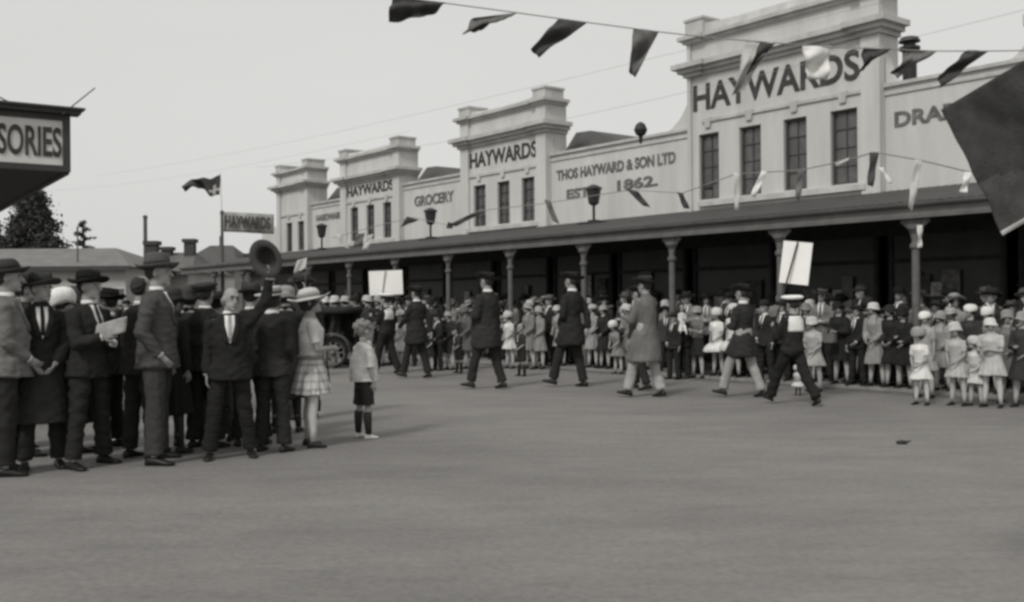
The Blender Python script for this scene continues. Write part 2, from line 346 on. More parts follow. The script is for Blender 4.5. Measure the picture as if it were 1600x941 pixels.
for s in [8.8 + 2.6 * k for k in range(-1, 12)]:
    bm = bmesh.new(); c_ = W(s, E0 + .09, 0)
    lathe(bm, c_, [(.11, PATHZ - .01), (.11, .45), (.075, .5), (.065, 1.2), (.06, 2.25), (.09, 2.28), (.09, 2.33), (.06, 2.36), (.06, 2.5), (.12, 2.58), (.12, 2.64)], 12)
    wbox(bm, s - .1, s + .1, E0 - .0 + .055, E0 + .19, 2.64, 2.76)
    p = child('verandah_post', bm, POST, store, False)
    bm = bmesh.new()
    for sg in (-1, 1):                     # curved brackets each side of the capital
        pr = [(.06, 2.42), (.08, 2.5), (.13, 2.6), (.24, 2.68), (.24, 2.74), (.06, 2.74)]
        vs = [bm.verts.new(W(s + sg * a, E0 + .07, z)) for a, z in pr] + [bm.verts.new(W(s + sg * a, E0 + .11, z)) for a, z in pr]; k = len(pr)
        bm.faces.new(vs[:k]); bm.faces.new(vs[k:][::-1])
        for i in range(k): bm.faces.new((vs[i], vs[(i + 1) % k], vs[k + (i + 1) % k], vs[k + i]))
    kid('bracket', bm, POST, p)
# shopfronts in the shade
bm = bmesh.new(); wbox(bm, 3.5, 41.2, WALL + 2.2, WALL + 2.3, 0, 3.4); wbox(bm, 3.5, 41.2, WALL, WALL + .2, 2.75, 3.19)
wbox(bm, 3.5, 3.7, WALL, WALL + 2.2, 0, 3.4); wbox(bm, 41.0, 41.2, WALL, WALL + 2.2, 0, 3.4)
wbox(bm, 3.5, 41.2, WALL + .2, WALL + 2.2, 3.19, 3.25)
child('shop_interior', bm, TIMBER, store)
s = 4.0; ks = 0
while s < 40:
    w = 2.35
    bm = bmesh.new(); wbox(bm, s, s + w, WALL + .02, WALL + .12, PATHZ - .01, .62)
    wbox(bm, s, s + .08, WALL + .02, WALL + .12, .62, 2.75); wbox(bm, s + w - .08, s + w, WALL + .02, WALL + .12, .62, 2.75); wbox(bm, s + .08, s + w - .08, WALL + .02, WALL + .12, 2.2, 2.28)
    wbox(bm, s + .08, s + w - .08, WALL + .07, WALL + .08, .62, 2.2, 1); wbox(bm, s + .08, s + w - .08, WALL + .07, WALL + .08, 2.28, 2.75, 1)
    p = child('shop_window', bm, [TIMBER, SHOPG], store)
    r_ = random.Random(ks)
    for j in range(4):                     # goods and blank price cards behind the glass
        bm = bmesh.new(); a = s + .2 + r_.random() * 1.5; z = 1.1 + r_.random() * .7; ww = .15 + r_.random() * .3
        wbox(bm, a, a + ww, WALL - .004, WALL + .018, z, z + .2 + r_.random() * .45); kid('show_card', bm, mat('card_%d' % (j % 3), (.2, .1, .45)[j % 3], .9, .5, 9), p)
    s += 2.6; ks += 1

# lanterns standing on the verandah roof
for (px, py, h, lab) in ((928, 345, .95, 'dark lantern on a post on the verandah roof below the founding date'), (673, 375, .95, 'dark lantern on a post on the verandah roof below the grocery lettering'), (503, 396, .95, 'farthest dark lantern on the verandah roof, between the two farthest towers')):
    # they stand 1.0 m in front of the wall, on the iron
    Dl = WALL - 1.0; r0 = ray(px, py + 8); tt = Dl / r0.dot(N); base = CAM + r0 * tt; zr = 3.0 + (3.64 - 3.0) * (Dl - E0) / (WALL - E0); base.z = zr
    rt = tag(empty('verandah_lantern', base, math.atan2(U.y, U.x)), lab, 'lantern', 'lanterns on the verandah roof')
    bm = bmesh.new(); box(bm, (-.42, -.14, -.16), (.42, .2, .03)); box(bm, (-.12, -.1, .03), (.12, .1, .08)); build('base', bm, mat('dark_iron', .03, .5), rt)
    bm = bmesh.new(); tube(bm, [(0, 0, .07), (0, 0, .5)], [.035, .035], 8); build('post', bm, mat('dark_iron', .03, .5), rt)
    bm = bmesh.new(); loft(bm, [(0, 0, .45, .07, .07), (0, 0, .5, .13, .13), (0, 0, .86, .19, .19)], 8); loft(bm, [(0, 0, .861, .23, .23), (0, 0, .9, .21, .21), (0, 0, .97, .07, .07)], 8); build('lamp_head', bm, mat('lamp_glass_dark', .035, .4), rt)

# ================================================================== NEAR LEFT VERANDAH WITH ITS SIGN
aL = R(-34); uL = Vector((math.sin(aL), math.cos(aL), 0)); eL = Vector((-math.cos(aL), math.sin(aL), 0))   # away along the street / leftwards along the end face
C0 = wp(110, 268, 11.7); C0.z = 0
zb_, zt_ = 3.0, 3.68
def LV(a, b_, z): return C0 + eL * a + uL * b_ + Vector((0, 0, z))
def lbox(bm, a0, a1, b0, b1, z0, z1, mi=0): box(bm, (a0, b0, z0), (a1, b1, z1), mi, lambda p: LV(p.x, p.y, p.z))
lv = tag(empty('shop_verandah', C0), 'dark boxed shop verandah with a lettered end board, overhanging at the left edge', 'verandah')
INVL = Matrix.Translation(-C0)
def lch(name, bm, m, par=lv):
    o = build(name, bm, m, par)
    if par is lv: o.matrix_parent_inverse = INVL
    return o
bm = bmesh.new(); lbox(bm, 0, 4.2, .06, 30, zb_ + .0, zb_ + .06); lbox(bm, .1, 4.2, .1, 30, zt_ - .18, zt_ - .1)
lch('soffit', bm, TIMBER)
bm = bmesh.new(); lbox(bm, 0, .06, .06, 30, zb_ - .02, zt_ - .1); lch('side_fascia', bm, mat('dark_fascia', .05, .6))
bm = bmesh.new(); lbox(bm, 0, 4.2, -.02, .06, zb_, zb_ + .07); lbox(bm, 0, 4.2, -.02, .06, zt_ - .1, zt_ - .03); lbox(bm, 0, .08, -.02, .055, zb_ + .07, zt_ - .1)
lbox(bm, -.1, 4.2, -.1, .1, zt_ - .028, zt_ + .02); lbox(bm, -.14, 4.2, -.14, .12, zt_ + .02, zt_ + .045); lch('sign_frame', bm, mat('dark_fascia', .05, .6))
bm = bmesh.new(); lbox(bm, .08, 4.2, .0, .05, zb_ + .07, zt_ - .1)
sb = lch('sign_board', bm, mat('cream_board', .62, .7, .1, 3))
def text_mesh(txt, name, origin, xdir, ydir, w, h, par, m, bold=.0, depth=.012, nrm=None):
    cu = bpy.data.curves.new(name, 'FONT'); cu.body = txt; cu.size = 1; cu.offset = bold; cu.extrude = .5; cu.resolution_u = 4
    me = evaluate(bpy.data.objects.new('tmp', cu))
    n = len(me.vertices); co = np.empty(n * 3); me.vertices.foreach_get('co', co); co = co.reshape(-1, 3)
    lo, hi = co.min(0), co.max(0); q = (co - lo) / (hi - lo); nn = nrm or xdir.cross(ydir).normalized()
    out = np.array(origin)[None] + np.outer(q[:, 0] * w, np.array(xdir)) + np.outer(q[:, 1] * h, np.array(ydir)) + np.outer(q[:, 2] * depth, np.array(nn))
    me.vertices.foreach_set('co', out.ravel()); me.update(); return link(name, me, m, par)
text_mesh('ACCESSORIES', 'lettering', LV(1.415, -.001, zb_ + .16), -eL, Vector((0, 0, 1)), 1.32, .34, sb, LETTER, .02)
for a, b_ in (((-5, 150), (42, 174)), ((98, 178), (148, 138))):
    bm = bmesh.new(); tube(bm, [wp(a[0], a[1], 11.4), wp(b_[0], b_[1], 11.6 if b_[1] > 150 else 13)], [.008, .008], 6); lch('stay_rod', bm, mat('dark_iron', .03, .5))

# ================================================================== FAR HOUSES, TREES, POLES
def house(label, px0, px1, ybase, yeave, yridge, d, wallv, roofv, hip=.35, depth=7, chim=(), wins=(), roofname='roof', finial=None):
    A = wp(px0, yeave, d); B_ = wp(px1, yeave, d); zE = (A.z + B_.z) / 2; zR = wp((px0 + px1) / 2, yridge, d + depth / 2).z
    A.z = B_.z = 0; ux = (B_ - A).normalized(); uy = Vector((-ux.y, ux.x, 0)); w = (B_ - A).length
    rt = tag(empty('house', A, math.atan2(ux.y, ux.x)), label, 'house', 'low houses at the far end of the street')
    bm = bmesh.new(); box(bm, (.3, .3, 0), (w - .3, depth, zE)); wl = build('wall', bm, mat('housewall_%d' % int(wallv * 100), wallv, .9, .12, .7), rt)
    bm = bmesh.new(); h = w * hip
    quads(bm, [Vector(p) for p in ((0, 0, zE), (w, 0, zE), (w, depth + .3, zE), (0, depth + .3, zE), (h, depth / 2, zR), (w - h, depth / 2, zR))], [(0, 1, 5, 4), (1, 2, 5), (2, 3, 4, 5), (3, 0, 4), (3, 2, 1, 0)])
    box(bm, (-.03, -.12, zE - .16), (w + .03, -.005, zE + .03), 1)
    rf = build('roof', bm, [mat('houseroof_%d' % int(roofv * 100), roofv, .8, .18, 1.5), mat('dark_fascia', .05, .6)], rt)
    for cx, ch in chim:
        bm = bmesh.new(); box(bm, (w * cx - .25, depth * .4, zE - .1), (w * cx + .25, depth * .4 + .5, ch)); box(bm, (w * cx - .33, depth * .4 - .08, ch), (w * cx + .33, depth * .4 + .58, ch + .18)); build('chimney', bm, mat('chimney_brick', .06, .9, .2, 6), rf)
    if finial:
        bm = bmesh.new(); box(bm, (w / 2 - .1, depth / 2 - .1, zR - .1), (w / 2 + .1, depth / 2 + .1, zR + finial)); build('finial', bm, mat('chimney_brick', .06, .9, .2, 6), rf)
    for cx, z0, z1, ww in wins:
        bm = bmesh.new(); box(bm, (w * cx - ww / 2, .22, z0), (w * cx + ww / 2, .298, z1)); box(bm, (w * cx - ww / 2 + .06, .2, z0 + .06), (w * cx + ww / 2 - .06, .218, z1 - .06), 1); build('window', bm, [mat('house_frame', .5), PANE], wl)
    return rt, w
house('long low pale house with a grey hipped iron roof at the left', -150, 203, 480, 418, 389, 44, .36, .17, .22, 8, ((.975, 4.3),), ((.93, 1.1, 2.3, .8), (.8, 1.1, 2.3, .8), (.3, 1.0, 2.4, .9)))
house('pale cottage with two tall chimneys behind the tall man', 205, 300, 480, 425, 395, 50, .36, .12, .3, 7, ((.25, 4.35), (.65, 4.75)), ((.3, 1.0, 2.3, .8), (.75, 1.0, 2.2, .9)))
house('hip roofed house with a finial beyond the street', 262, 372, 480, 420, 384, 62, .26, .085, .33, 8, ((.95, 4.6),), ((.5, 1, 2.4, 1),), finial=.6)
house('dark roofed shop at the far end beside the banner pole', 330, 420, 480, 428, 402, 66, .22, .06, .3, 7, ((.35, 4.4),), ())
house('dull grey shed far down the street behind the crowd', 190, 420, 480, 446, 432, 75, .18, .08, .1, 7)
bm = bmesh.new()
def pine(name, lab, px, ytop, ybase_crown, d, wid, sparse):
    base = wp(px, 480, d); base.z = 0; top = wp(px, ytop, d).z; lo = wp(px, ybase_crown, d).z * .6
    rt = tag(empty(name, base), lab, 'tree')
    bm = bmesh.new(); tube(bm, [(0, 0, 0), (.1, 0, top * .5), (0, 0, top * .97)], [.28, .2, .03], 8)
    r = random.Random(int(px)); leaf = bmesh.new()
    n = 34 if sparse else 150
    for i in range(n):
        f = (i + .5) / n; z = lo + (top - lo) * f ** .9
        rad = wid * ((1 - f) ** .85 * (1 if sparse else .9 + .35 * r.random())) * (.75 + .5 * r.random()) + .12; a = r.random() * 6.283 if not sparse else (i % 6) * 1.047 + (i // 6) * .5
        e = Vector((math.cos(a) * rad, math.sin(a) * rad, z + rad * (.12 if sparse else .25 * r.random())))
        tube(bm, [(0, 0, z), e], [.06, .015], 4, caps=False)
        m = 60 if sparse else 230
        for j in range(m):
            t_ = .15 + .9 * r.random(); sp = (.07 if sparse else .27)
            c_ = Vector((0, 0, z)).lerp(e, min(t_, 1.02)) + Vector((r.gauss(0, sp), r.gauss(0, sp), r.gauss(0, sp * .6)))
            q = (.03 if sparse else .05) + (.06 if sparse else .11) * r.random(); v1 = Vector((r.gauss(0, 1), r.gauss(0, 1), r.gauss(0, 1))).normalized() * q; v2 = v1.cross(Vector((r.gauss(0, 1), r.gauss(0, 1), r.gauss(0, 1)))).normalized() * q * .6
            vs = [leaf.verts.new(c_ + v) for v in (v1, v2, -v1, -v2)]; leaf.faces.new(vs)
    build('trunk', bm, mat('bark', .06, .9), rt); build('crown', leaf, mat('needles', .055, .8, .4, 1.2), rt)
pine('pine_tree', 'broad dark pine rising behind the low roof at the left', 53, 304, 388, 62, 1.75, False)
pine('pine_tree', 'slim tiered young pine right of the broad dark pine', 131, 346, 392, 62, 1.15, True)
pine('pine_tree', 'dark pine cut by the left edge of the view', -22, 350, 392, 66, 1.9, False)
bm.free()
def pole(name, lab, px, ytop, d, r, m, arm=False):
    b_ = wp(px, 480, d); b_.z = 0; zt = wp(px, ytop, d).z
    rt = tag(empty(name, b_), lab, 'pole'); bm = bmesh.new(); tube(bm, [(0, 0, 0), (0, 0, zt)], [r, r * .85], 10, caps=False); build('shaft', bm, m, rt)
    bm = bmesh.new(); lathe(bm, (0, 0, zt), [(r * 1.1, -.1), (r * 1.1, 0), (r * .5, .06)], 10); build('cap', bm, m, rt)
    return rt, b_, zt
PW = mat('pole_wood', .10, .9, .2, 6)
pole('telegraph_pole', 'stout plain pole standing up against the sky left of the tall hat', 228, 338, 55, .12, PW)
pole('telegraph_pole', 'thin pole in front of the long low roof', 122, 356, 45, .04, PW)
rt_f, b_f, zt_f = pole('flag_pole', 'banner and flag pole at the far corner of the store', 348, 331, 40, .07, PW)
bm = bmesh.new(); tube(bm, [(0, 0, zt_f), (-.05, 0, wp(345, 270, 40).z)], [.012, .009], 6); build('topmast', bm, mat('mast_paint', .3), rt_f)

# ------------------------------------------------------------------ cloth sheets
def sheet_cloth(name, P00, P10, P11, P01, m, waves, nx=18, ny=14, thick=.004, parent=None, sag=0, mfun=None, vw=()):
    """quad P00-P10 along the hoist/line, P01-P11 the free edge; waves: (amp, fu, fv, phase)"""
    nrm = (P10 - P00).cross(P01 - P00).normalized(); bm = bmesh.new(); g = []
    for j in range(ny + 1):
        v = j / ny; row = []
        for i in range(nx + 1):
            u = i / nx; p = P00.lerp(P10, u).lerp(P01.lerp(P11, u), v)
            d = sum(a * math.sin(fu * u * 6.283 + fv * v * 6.283 + ph) for a, fu, fv, ph in waves) * min(1, v * 3 + .05)
            for a_, f_, h_ in vw: p = p + Vector((0, 0, a_ * math.sin(6.283 * f_ * v + h_) * min(1, 3 * v) * (.6 + .4 * u)))
            row.append(bm.verts.new(p + nrm * d + Vector((0, 0, -sag * math.sin(math.pi * u) * (1 - v)))))
        g.append(row)
    for j in range(ny):
        for i in range(nx):
            f = bm.faces.new((g[j][i], g[j][i + 1], g[j + 1][i + 1], g[j + 1][i]))
            if mfun: f.material_index = mfun((i + .5) / nx, (j + .5) / ny)
    o = build(name, bm, m, parent, True); sm = o.modifiers.new('thick', 'SOLIDIFY'); sm.thickness = thick; return o
FD = mat('bunting_dark', .055, .9, .4, 8); FM = mat('bunting_mid', .13, .9, .35, 8); FL = mat('bunting_pale', .5, .9, .2, 8); FW = mat('bunting_white', .7, .9, .1, 8); STR = mat('string', .25, .9)
# banner between the pole and the store corner
d_ = 40; P = [wp(350, 331, d_), wp(428, 335, d_ + .6), wp(428, 366, d_ + .6), wp(350, 362, d_)]
ban = sheet_cloth('banner', P[0], P[1], P[2], P[3], mat('banner_cloth', .30, .9, .25, 3), [(.06, 1.3, .2, .5), (.03, 4, 0, 1)], 26, 5)
tag(ban, 'grey cloth banner with dark capital letters strung beside the flag pole', 'banner')
xd = (P[1] - P[0]); text_mesh('HAYWARDS', 'lettering', P[3].lerp(P[0], .2) + xd * .04 - FWD * .12, xd.normalized(), (P[0] - P[3]).normalized(), xd.length * .9, (P[0] - P[3]).length * .62, ban, LETTER, .03, .01)
# flag on the tall mast: long, blown to the left, with a pale canton patch
d_ = 40
fl = sheet_cloth('flag', wp(345, 273, d_), wp(343, 305, d_ + .1), wp(289, 293, d_ - .3), wp(284, 287, d_ - .3), [mat('flag_dark', .06, .9, .4, 3), FL], [(.16, .5, 1.6, 0), (.08, .9, 2.6, 1)], 14, 36, vw=[(.13, 1.15, 3.3), (.05, 2.6, 1)],
                 mfun=lambda u, v: 1 if (u > .45 and v < .3 and (abs(u - .7) < .07 or abs(v - .15) < .05)) else 0)
tag(fl, 'dark flag streaming left from the tall mast against the sky', 'flag')

# ------------------------------------------------------------------ bunting
def pennant(name, label, group, tops, tips, d, m, waves, dd=0.0, nx=8, ny=12):
    a, b_ = tops; c_, e_ = tips
    o = sheet_cloth(name, wp(a[0], a[1], d), wp(b_[0], b_[1], d), wp(e_[0], e_[1], d + dd), wp(c_[0], c_[1], d + dd), m, waves, nx, ny)
    return tag(o, label, 'bunting flag', group)
def string(label, pts):
    bm = bmesh.new(); tube(bm, pts, [.006] * len(pts), 6); tag(build('bunting_string', bm, STR), label, 'string')
DN = 10.0
line1 = [(560, -14), (605, -7), (695, 5), (807, 20), (916, 35), (1030, 50), (1120, 60), (1210, 67), (1300, 74), (1390, 77), (1462, 80), (1545, 80), (1680, 78)]
string('long bunting string crossing the sky high over the street', [wp(x, y, DN + .4 * math.sin(i)*0) for i, (x, y) in enumerate(line1)])
G1 = 'large flags on the high bunting string'
w1 = [(.06, .6, 1.1, .4), (.03, 1.6, .5, 2)]
w2 = [(.045, .9, .7, 2), (.03, .4, 1.7, .6)]
FS = [('crumpled dark flag leftmost on the high string', (613, -6), (697, 5), (607, 33), (664, 28), FD, w1, 0),
      ('second high flag from the left, half pale and twisted to a point', (740, 28), (808, 20), (722, 55), (752, 45), FM, w1, .1),
      ('third high flag from the left, dark and tapering to the lower left', (872, 30), (917, 36), (829, 78), (842, 90), FD, w2, 0),
      ('dark flag hanging down alone left of the large tower', (990, 44), (1030, 49), (982, 112), (992, 121), FM, w2, .05),
      ('long pale flag with a dark edge over the large tower lettering', (1166, 64), (1209, 67), (1144, 150), (1163, 140), FL, w1, .1),
      ('broad white flag hanging over the end of the large tower lettering', (1254, 72), (1299, 72), (1260, 124), (1292, 124), FW, w2, .05),
      ('small dark flag at the right end of the large tower lettering', (1350, 74), (1392, 77), (1342, 118), (1352, 104), FD, w1, .05),
      ('grey flag with a dark stripe beside the roof vent', (1420, 78), (1464, 80), (1394, 112), (1400, 123), FM, w1, .05),
      ('rightmost dark flag on the high string', (1512, 78), (1545, 80), (1466, 118), (1468, 137), FD, w2, .05)]
for lab, a, b_, c_, e_, m, wv, dd in FS: pennant('bunting_flag', lab, G1, (a, b_), (c_, e_), DN, m, wv, dd)
# dark companion folds on the two-tone flags
pennant('bunting_flag', 'narrow dark flag folded against the long pale one', G1, ((1188, 66), (1211, 68)), ((1165, 118), (1176, 110)), DN - .06, FD, w2, 0)
G2 = 'small pennants on the low bunting strings'
def lowline(pts, lab): string(lab, [wp(x, y, 15.6 + (800 - x) * .012) for x, y in pts])
def dl(x): return 15.3 + (800 - x) * .012
lowline([(520, 372), (600, 350), (645, 340), (700, 352), (745, 330), (850, 318), (985, 297), (1066, 302), (1150, 272), (1250, 266), (1318, 252), (1366, 238), (1436, 250), (1520, 270), (1660, 300)], 'low bunting string looping above the verandah roof')
SM = [((636, 338), (655, 344), (625, 356), (634, 352), FD, 'leaf shaped pennant over the grocery bay'), ((700, 347), (712, 350), (697, 357), (706, 357), FD, 'tiny dark pennant right of the middle lantern'),
      ((738, 334), (760, 330), (706, 350), (712, 354), FD, 'thin dark pennant blown left at the second tower'), ((850, 312), (860, 314), (864, 346), (874, 350), FM, 'grey pennant hanging left of the largest lantern'),
      ((976, 294), (998, 300), (1005, 322), (1016, 324), FD, 'dark pennant across the founding date'), ((1058, 300), (1067, 302), (1068, 326), (1078, 326), FD, 'dark pennant at the foot of the large tower'),
      ((1098, 290), (1113, 289), (1100, 296), (1114, 297), FD, 'tiny dark pennant on the first window of the large tower'), ((1146, 270), (1156, 271), (1148, 328), (1154, 330), FL, 'pale pennant between first and second windows of the large tower'),
      ((1190, 267), (1199, 269), (1172, 306), (1180, 308), FW, 'white pennant slanting over the second window of the large tower'), ((1247, 264), (1258, 265), (1242, 308), (1249, 314), FM, 'grey pennant over the third window of the large tower'),
      ((1305, 254), (1328, 246), (1306, 260), (1322, 254), FL, 'small pale pennant on the fourth window of the large tower'), ((1359, 238), (1373, 239), (1355, 290), (1364, 292), FD, 'dark upright pennant at the right end of the large tower'),
      ((1372, 262), (1380, 262), (1390, 288), (1394, 286), FW, 'white sliver pennant at the right end of the large tower'), ((1430, 249), (1441, 251), (1418, 322), (1426, 330), FL, 'long pale pennant below the drapery lettering'),
      ((1508, 268), (1518, 270), (1500, 300), (1510, 302), FW, 'white pennant beside the near dark flag'), ((1433, 352), (1441, 352), (1434, 388), (1440, 386), FL, 'pale pennant hanging beside the right verandah post'),
      ((524, 368), (532, 366), (540, 388), (548, 390), FL, 'pale pennant at the corner of the third tower'), ((556, 366), (570, 364), (552, 386), (566, 384), FM, 'grey pennant under the third tower'), ((575, 368), (584, 366), (566, 390), (574, 392), FL, 'pale pennant on the verandah roof under the third tower')]
for a, b_, c_, e_, m, lab in SM: pennant('bunting_pennant', lab, G2, (a, b_), (c_, e_), dl(a[0]), m, [(.015, .5, 1.3, a[0])], 0, 5, 8)
# big dark flag close on the right
dF = 4.2
bf = sheet_cloth('flag', wp(1618, 84, dF + .2), wp(1470, 172, dF), wp(1568, 368, dF - .1), wp(1745, 262, dF + .2), [mat('near_flag', .034, .95, .75, 3.5, .4, 60), mat('near_flag_mid', .062, .95, .5, 4, .4, 60), FL],
                 [(.008, .7, .9, 1), (.006, 1.8, 1.4, 2), (.004, 3, 3, .5)], 30, 30, .004, mfun=lambda u, v: 2 if v > .975 else (1 if v > .70 + .1 * math.sin(u * 5) else 0))
tag(bf, 'large dark flag hanging diagonally close at the right edge', 'flag')
# overhead wires
for i, (a, b_, d1, d2) in enumerate((((400, 262), (1640, 6), 34, 15), ((150, 275), (1640, -60), 60, 15), ((60, 300), (640, 205), 60, 34))):
    bm = bmesh.new(); A, B_ = wp(a[0], a[1], d1), wp(b_[0], b_[1], d2); pts = [A.lerp(B_, k / 10) - Vector((0, 0, .35 * math.sin(math.pi * k / 10))) for k in range(11)]
    tube(bm, pts, [.0035] * 11, 5); tag(build('overhead_wire', bm, mat('wire', .3, .6)), ('upper overhead wire running above the store roofs', 'topmost overhead wire crossing high over the towers', 'faint overhead wire in the left sky')[i], 'wire')
# ================================================================== PEOPLE
def V3(*a): return Vector(a)
ARMS = dict(down=((.10, .02, -1), (.04, .16, -1)), pocket=((.26, -.22, -1), (-.22, .55, -.75)), front=((.16, .16, -1), (-.62, .75, .05)), low=((.10, .08, -1), (-.42, .6, -.55)),
            fold=((.14, .2, -1), (-.9, .45, .12)), raise_=((.34, .2, .95), (.10, .06, 1)), brow=((.55, .55, .1), (-.45, .12, .85)), pole=((.10, .35, -.8), (-.2, .6, .55)),
            fwd=((.06, .42, -.9), (-.03, .72, -.6)), back=((.12, -.42, -.85), (.05, -.08, -1)), hold=((.12, .3, -.9), (-.35, .8, .25)), reach=((.15, .75, -.55), (0, .9, -.35)), hip=((.5, -.25, -.8), (-.6, .35, -.6)))
LEGS = dict(stand=((1, -1, 4), (-1, -2, 4)), apart=((3, 0, 8), (-2, -3, 8)), walk=((-5, -17, 4), (19, 11, 4)), walk2=((17, 8, 3), (-9, -22, 3)), walk3=((-11, -22, 4), (24, 15, 4)), step=((-10, -22, 3), (18, 8, 3)), stride=((-20, -34, 3), (33, 22, 3)))
# legs: (thigh pitch, shin pitch, spread) right then left; forward positive
def hat_mesh(kind, hs):
    bm = bmesh.new(); e = 1.08
    def pr(L_, mi=0, dent=0):
        loft(bm, [(0, 0, z * hs, r * hs, r * e * hs) for r, z in L_], 22, mi)
    if kind in ('fedora', 'homburg', 'tallfedora'):
        t_ = .155 if kind == 'tallfedora' else .14
        pr([(.088, .03), (.125, .034), (.150, .045), (.164, .06 if kind != 'homburg' else .075), (.160, .066), (.145, .056), (.118, .046), (.100, .047)])
        pr([(.101, .044), (.102, .074)], 1); pr([(.0995, .07), (.097, .10), (.091, t_ - .01), (.078, t_ + .008), (.045, t_ - .006), (.015, t_ - .014)])
    elif kind == 'bowler': pr([(.09, .035), (.125, .036), (.145, .05), (.143, .058), (.12, .046), (.1, .047)]); pr([(.101, .045), (.1, .09), (.09, .125), (.065, .15), (.03, .16)])
    elif kind == 'boater': pr([(.09, .05), (.17, .052), (.17, .06), (.1, .062)]); pr([(.098, .062), (.098, .086)], 1); pr([(.097, .086), (.096, .125), (.09, .13), (.03, .131)])
    elif kind == 'cloche': pr([(.118, -.028), (.126, -.02), (.110, .01), (.104, .05), (.1, .09), (.085, .125), (.055, .145), (.02, .152)])
    elif kind == 'bonnet': pr([(.104, -.03), (.115, .0), (.121, .05), (.112, .1), (.085, .135), (.05, .15), (.015, .155)])
    elif kind == 'brim': pr([(.09, .03), (.15, .02), (.195, .028), (.196, .036), (.14, .034), (.1, .045)]); pr([(.1, .04), (.1, .07)], 1); pr([(.1, .07), (.096, .1), (.075, .13), (.03, .142)])
    elif kind == 'cap': pr([(.1, .04), (.102, .06), (.125, .085), (.132, .1), (.12, .115), (.07, .125), (.02, .128)]); tube(bm, [(-.05 * hs, .1 * hs, .047 * hs), (.05 * hs, .1 * hs, .047 * hs)], [.045 * hs] * 2, 10, flat=((0, 0, 1), .15))
    elif kind == 'sailor': pr([(.098, .035), (.1, .072)], 1); pr([(.1, .072), (.14, .085), (.152, .1), (.148, .115), (.12, .126), (.06, .13), (.02, .13)])
    elif kind == 'slouch':
        pr([(.088, .035), (.14, .04), (.178, .05), (.178, .057), (.13, .05), (.1, .05)]); pr([(.1, .046), (.1, .075)], 1); pr([(.099, .075), (.096, .12), (.085, .14), (.05, .132), (.015, .125)])
        for v in bm.verts:
            if v.co.x < -.08 * hs: v.co.z += (-v.co.x - .08 * hs) * .9; v.co.x *= .93
    return bm
def hand(bm, wrist, d, n, s, side, curl=.5, spread=.05, L_=1.0):
    """palm, four unequal bent fingers and a thumb from the palm's side; d along the forearm, n = palm normal (towards which the fingers curl)"""
    d = d.normalized(); n = (n - d * n.dot(d)).normalized(); a = d.cross(n) * side      # a points to the thumb side
    pts = []
    for f, w, t_ in ((0, .026, .017), (.035, .036, .016), (.075, .041, .013), (.092, .039, .011)):
        pts.append([bm.verts.new(wrist + d * f * L_ + a * w * math.cos(q) * L_ + n * t_ * math.sin(q) * L_) for q in [6.283 * k / 8 for k in range(8)]])
    for A, B in zip(pts, pts[1:]):
        for k in range(8): bm.faces.new((A[k], A[(k + 1) % 8], B[(k + 1) % 8], B[k]))
    bm.faces.new(pts[0][::-1]); bm.faces.new(pts[-1])
    for i, (off, ln) in enumerate(((.029, .072), (.0095, .080), (-.0105, .074), (-.029, .058))):
        p = wrist + d * .086 * L_ + a * off * L_; dd = (d + a * spread * (1.5 - i)).normalized(); P_ = [p]
        for j, sg in enumerate((.42, .33, .25)):
            ang = curl * (.55 + .5 * j); dd = (dd * math.cos(ang) + n * math.sin(ang)).normalized() if j or curl > .2 else dd
            p = p + dd * ln * sg * L_; P_.append(p)
        tube(bm, P_, [.0092 * L_, .0086 * L_, .0078 * L_, .006 * L_], 6)
    p = wrist + d * .025 * L_ + a * .03 * L_; dd = (d * .72 + a * .62 + n * .3).normalized(); q = p + dd * .042 * L_; d2 = (d * .9 + a * .12 + n * .42).normalized()
    tube(bm, [p, q, q + d2 * .03 * L_], [.013 * L_, .0105 * L_, .0085 * L_], 6)
PEOPLE_N = [0]
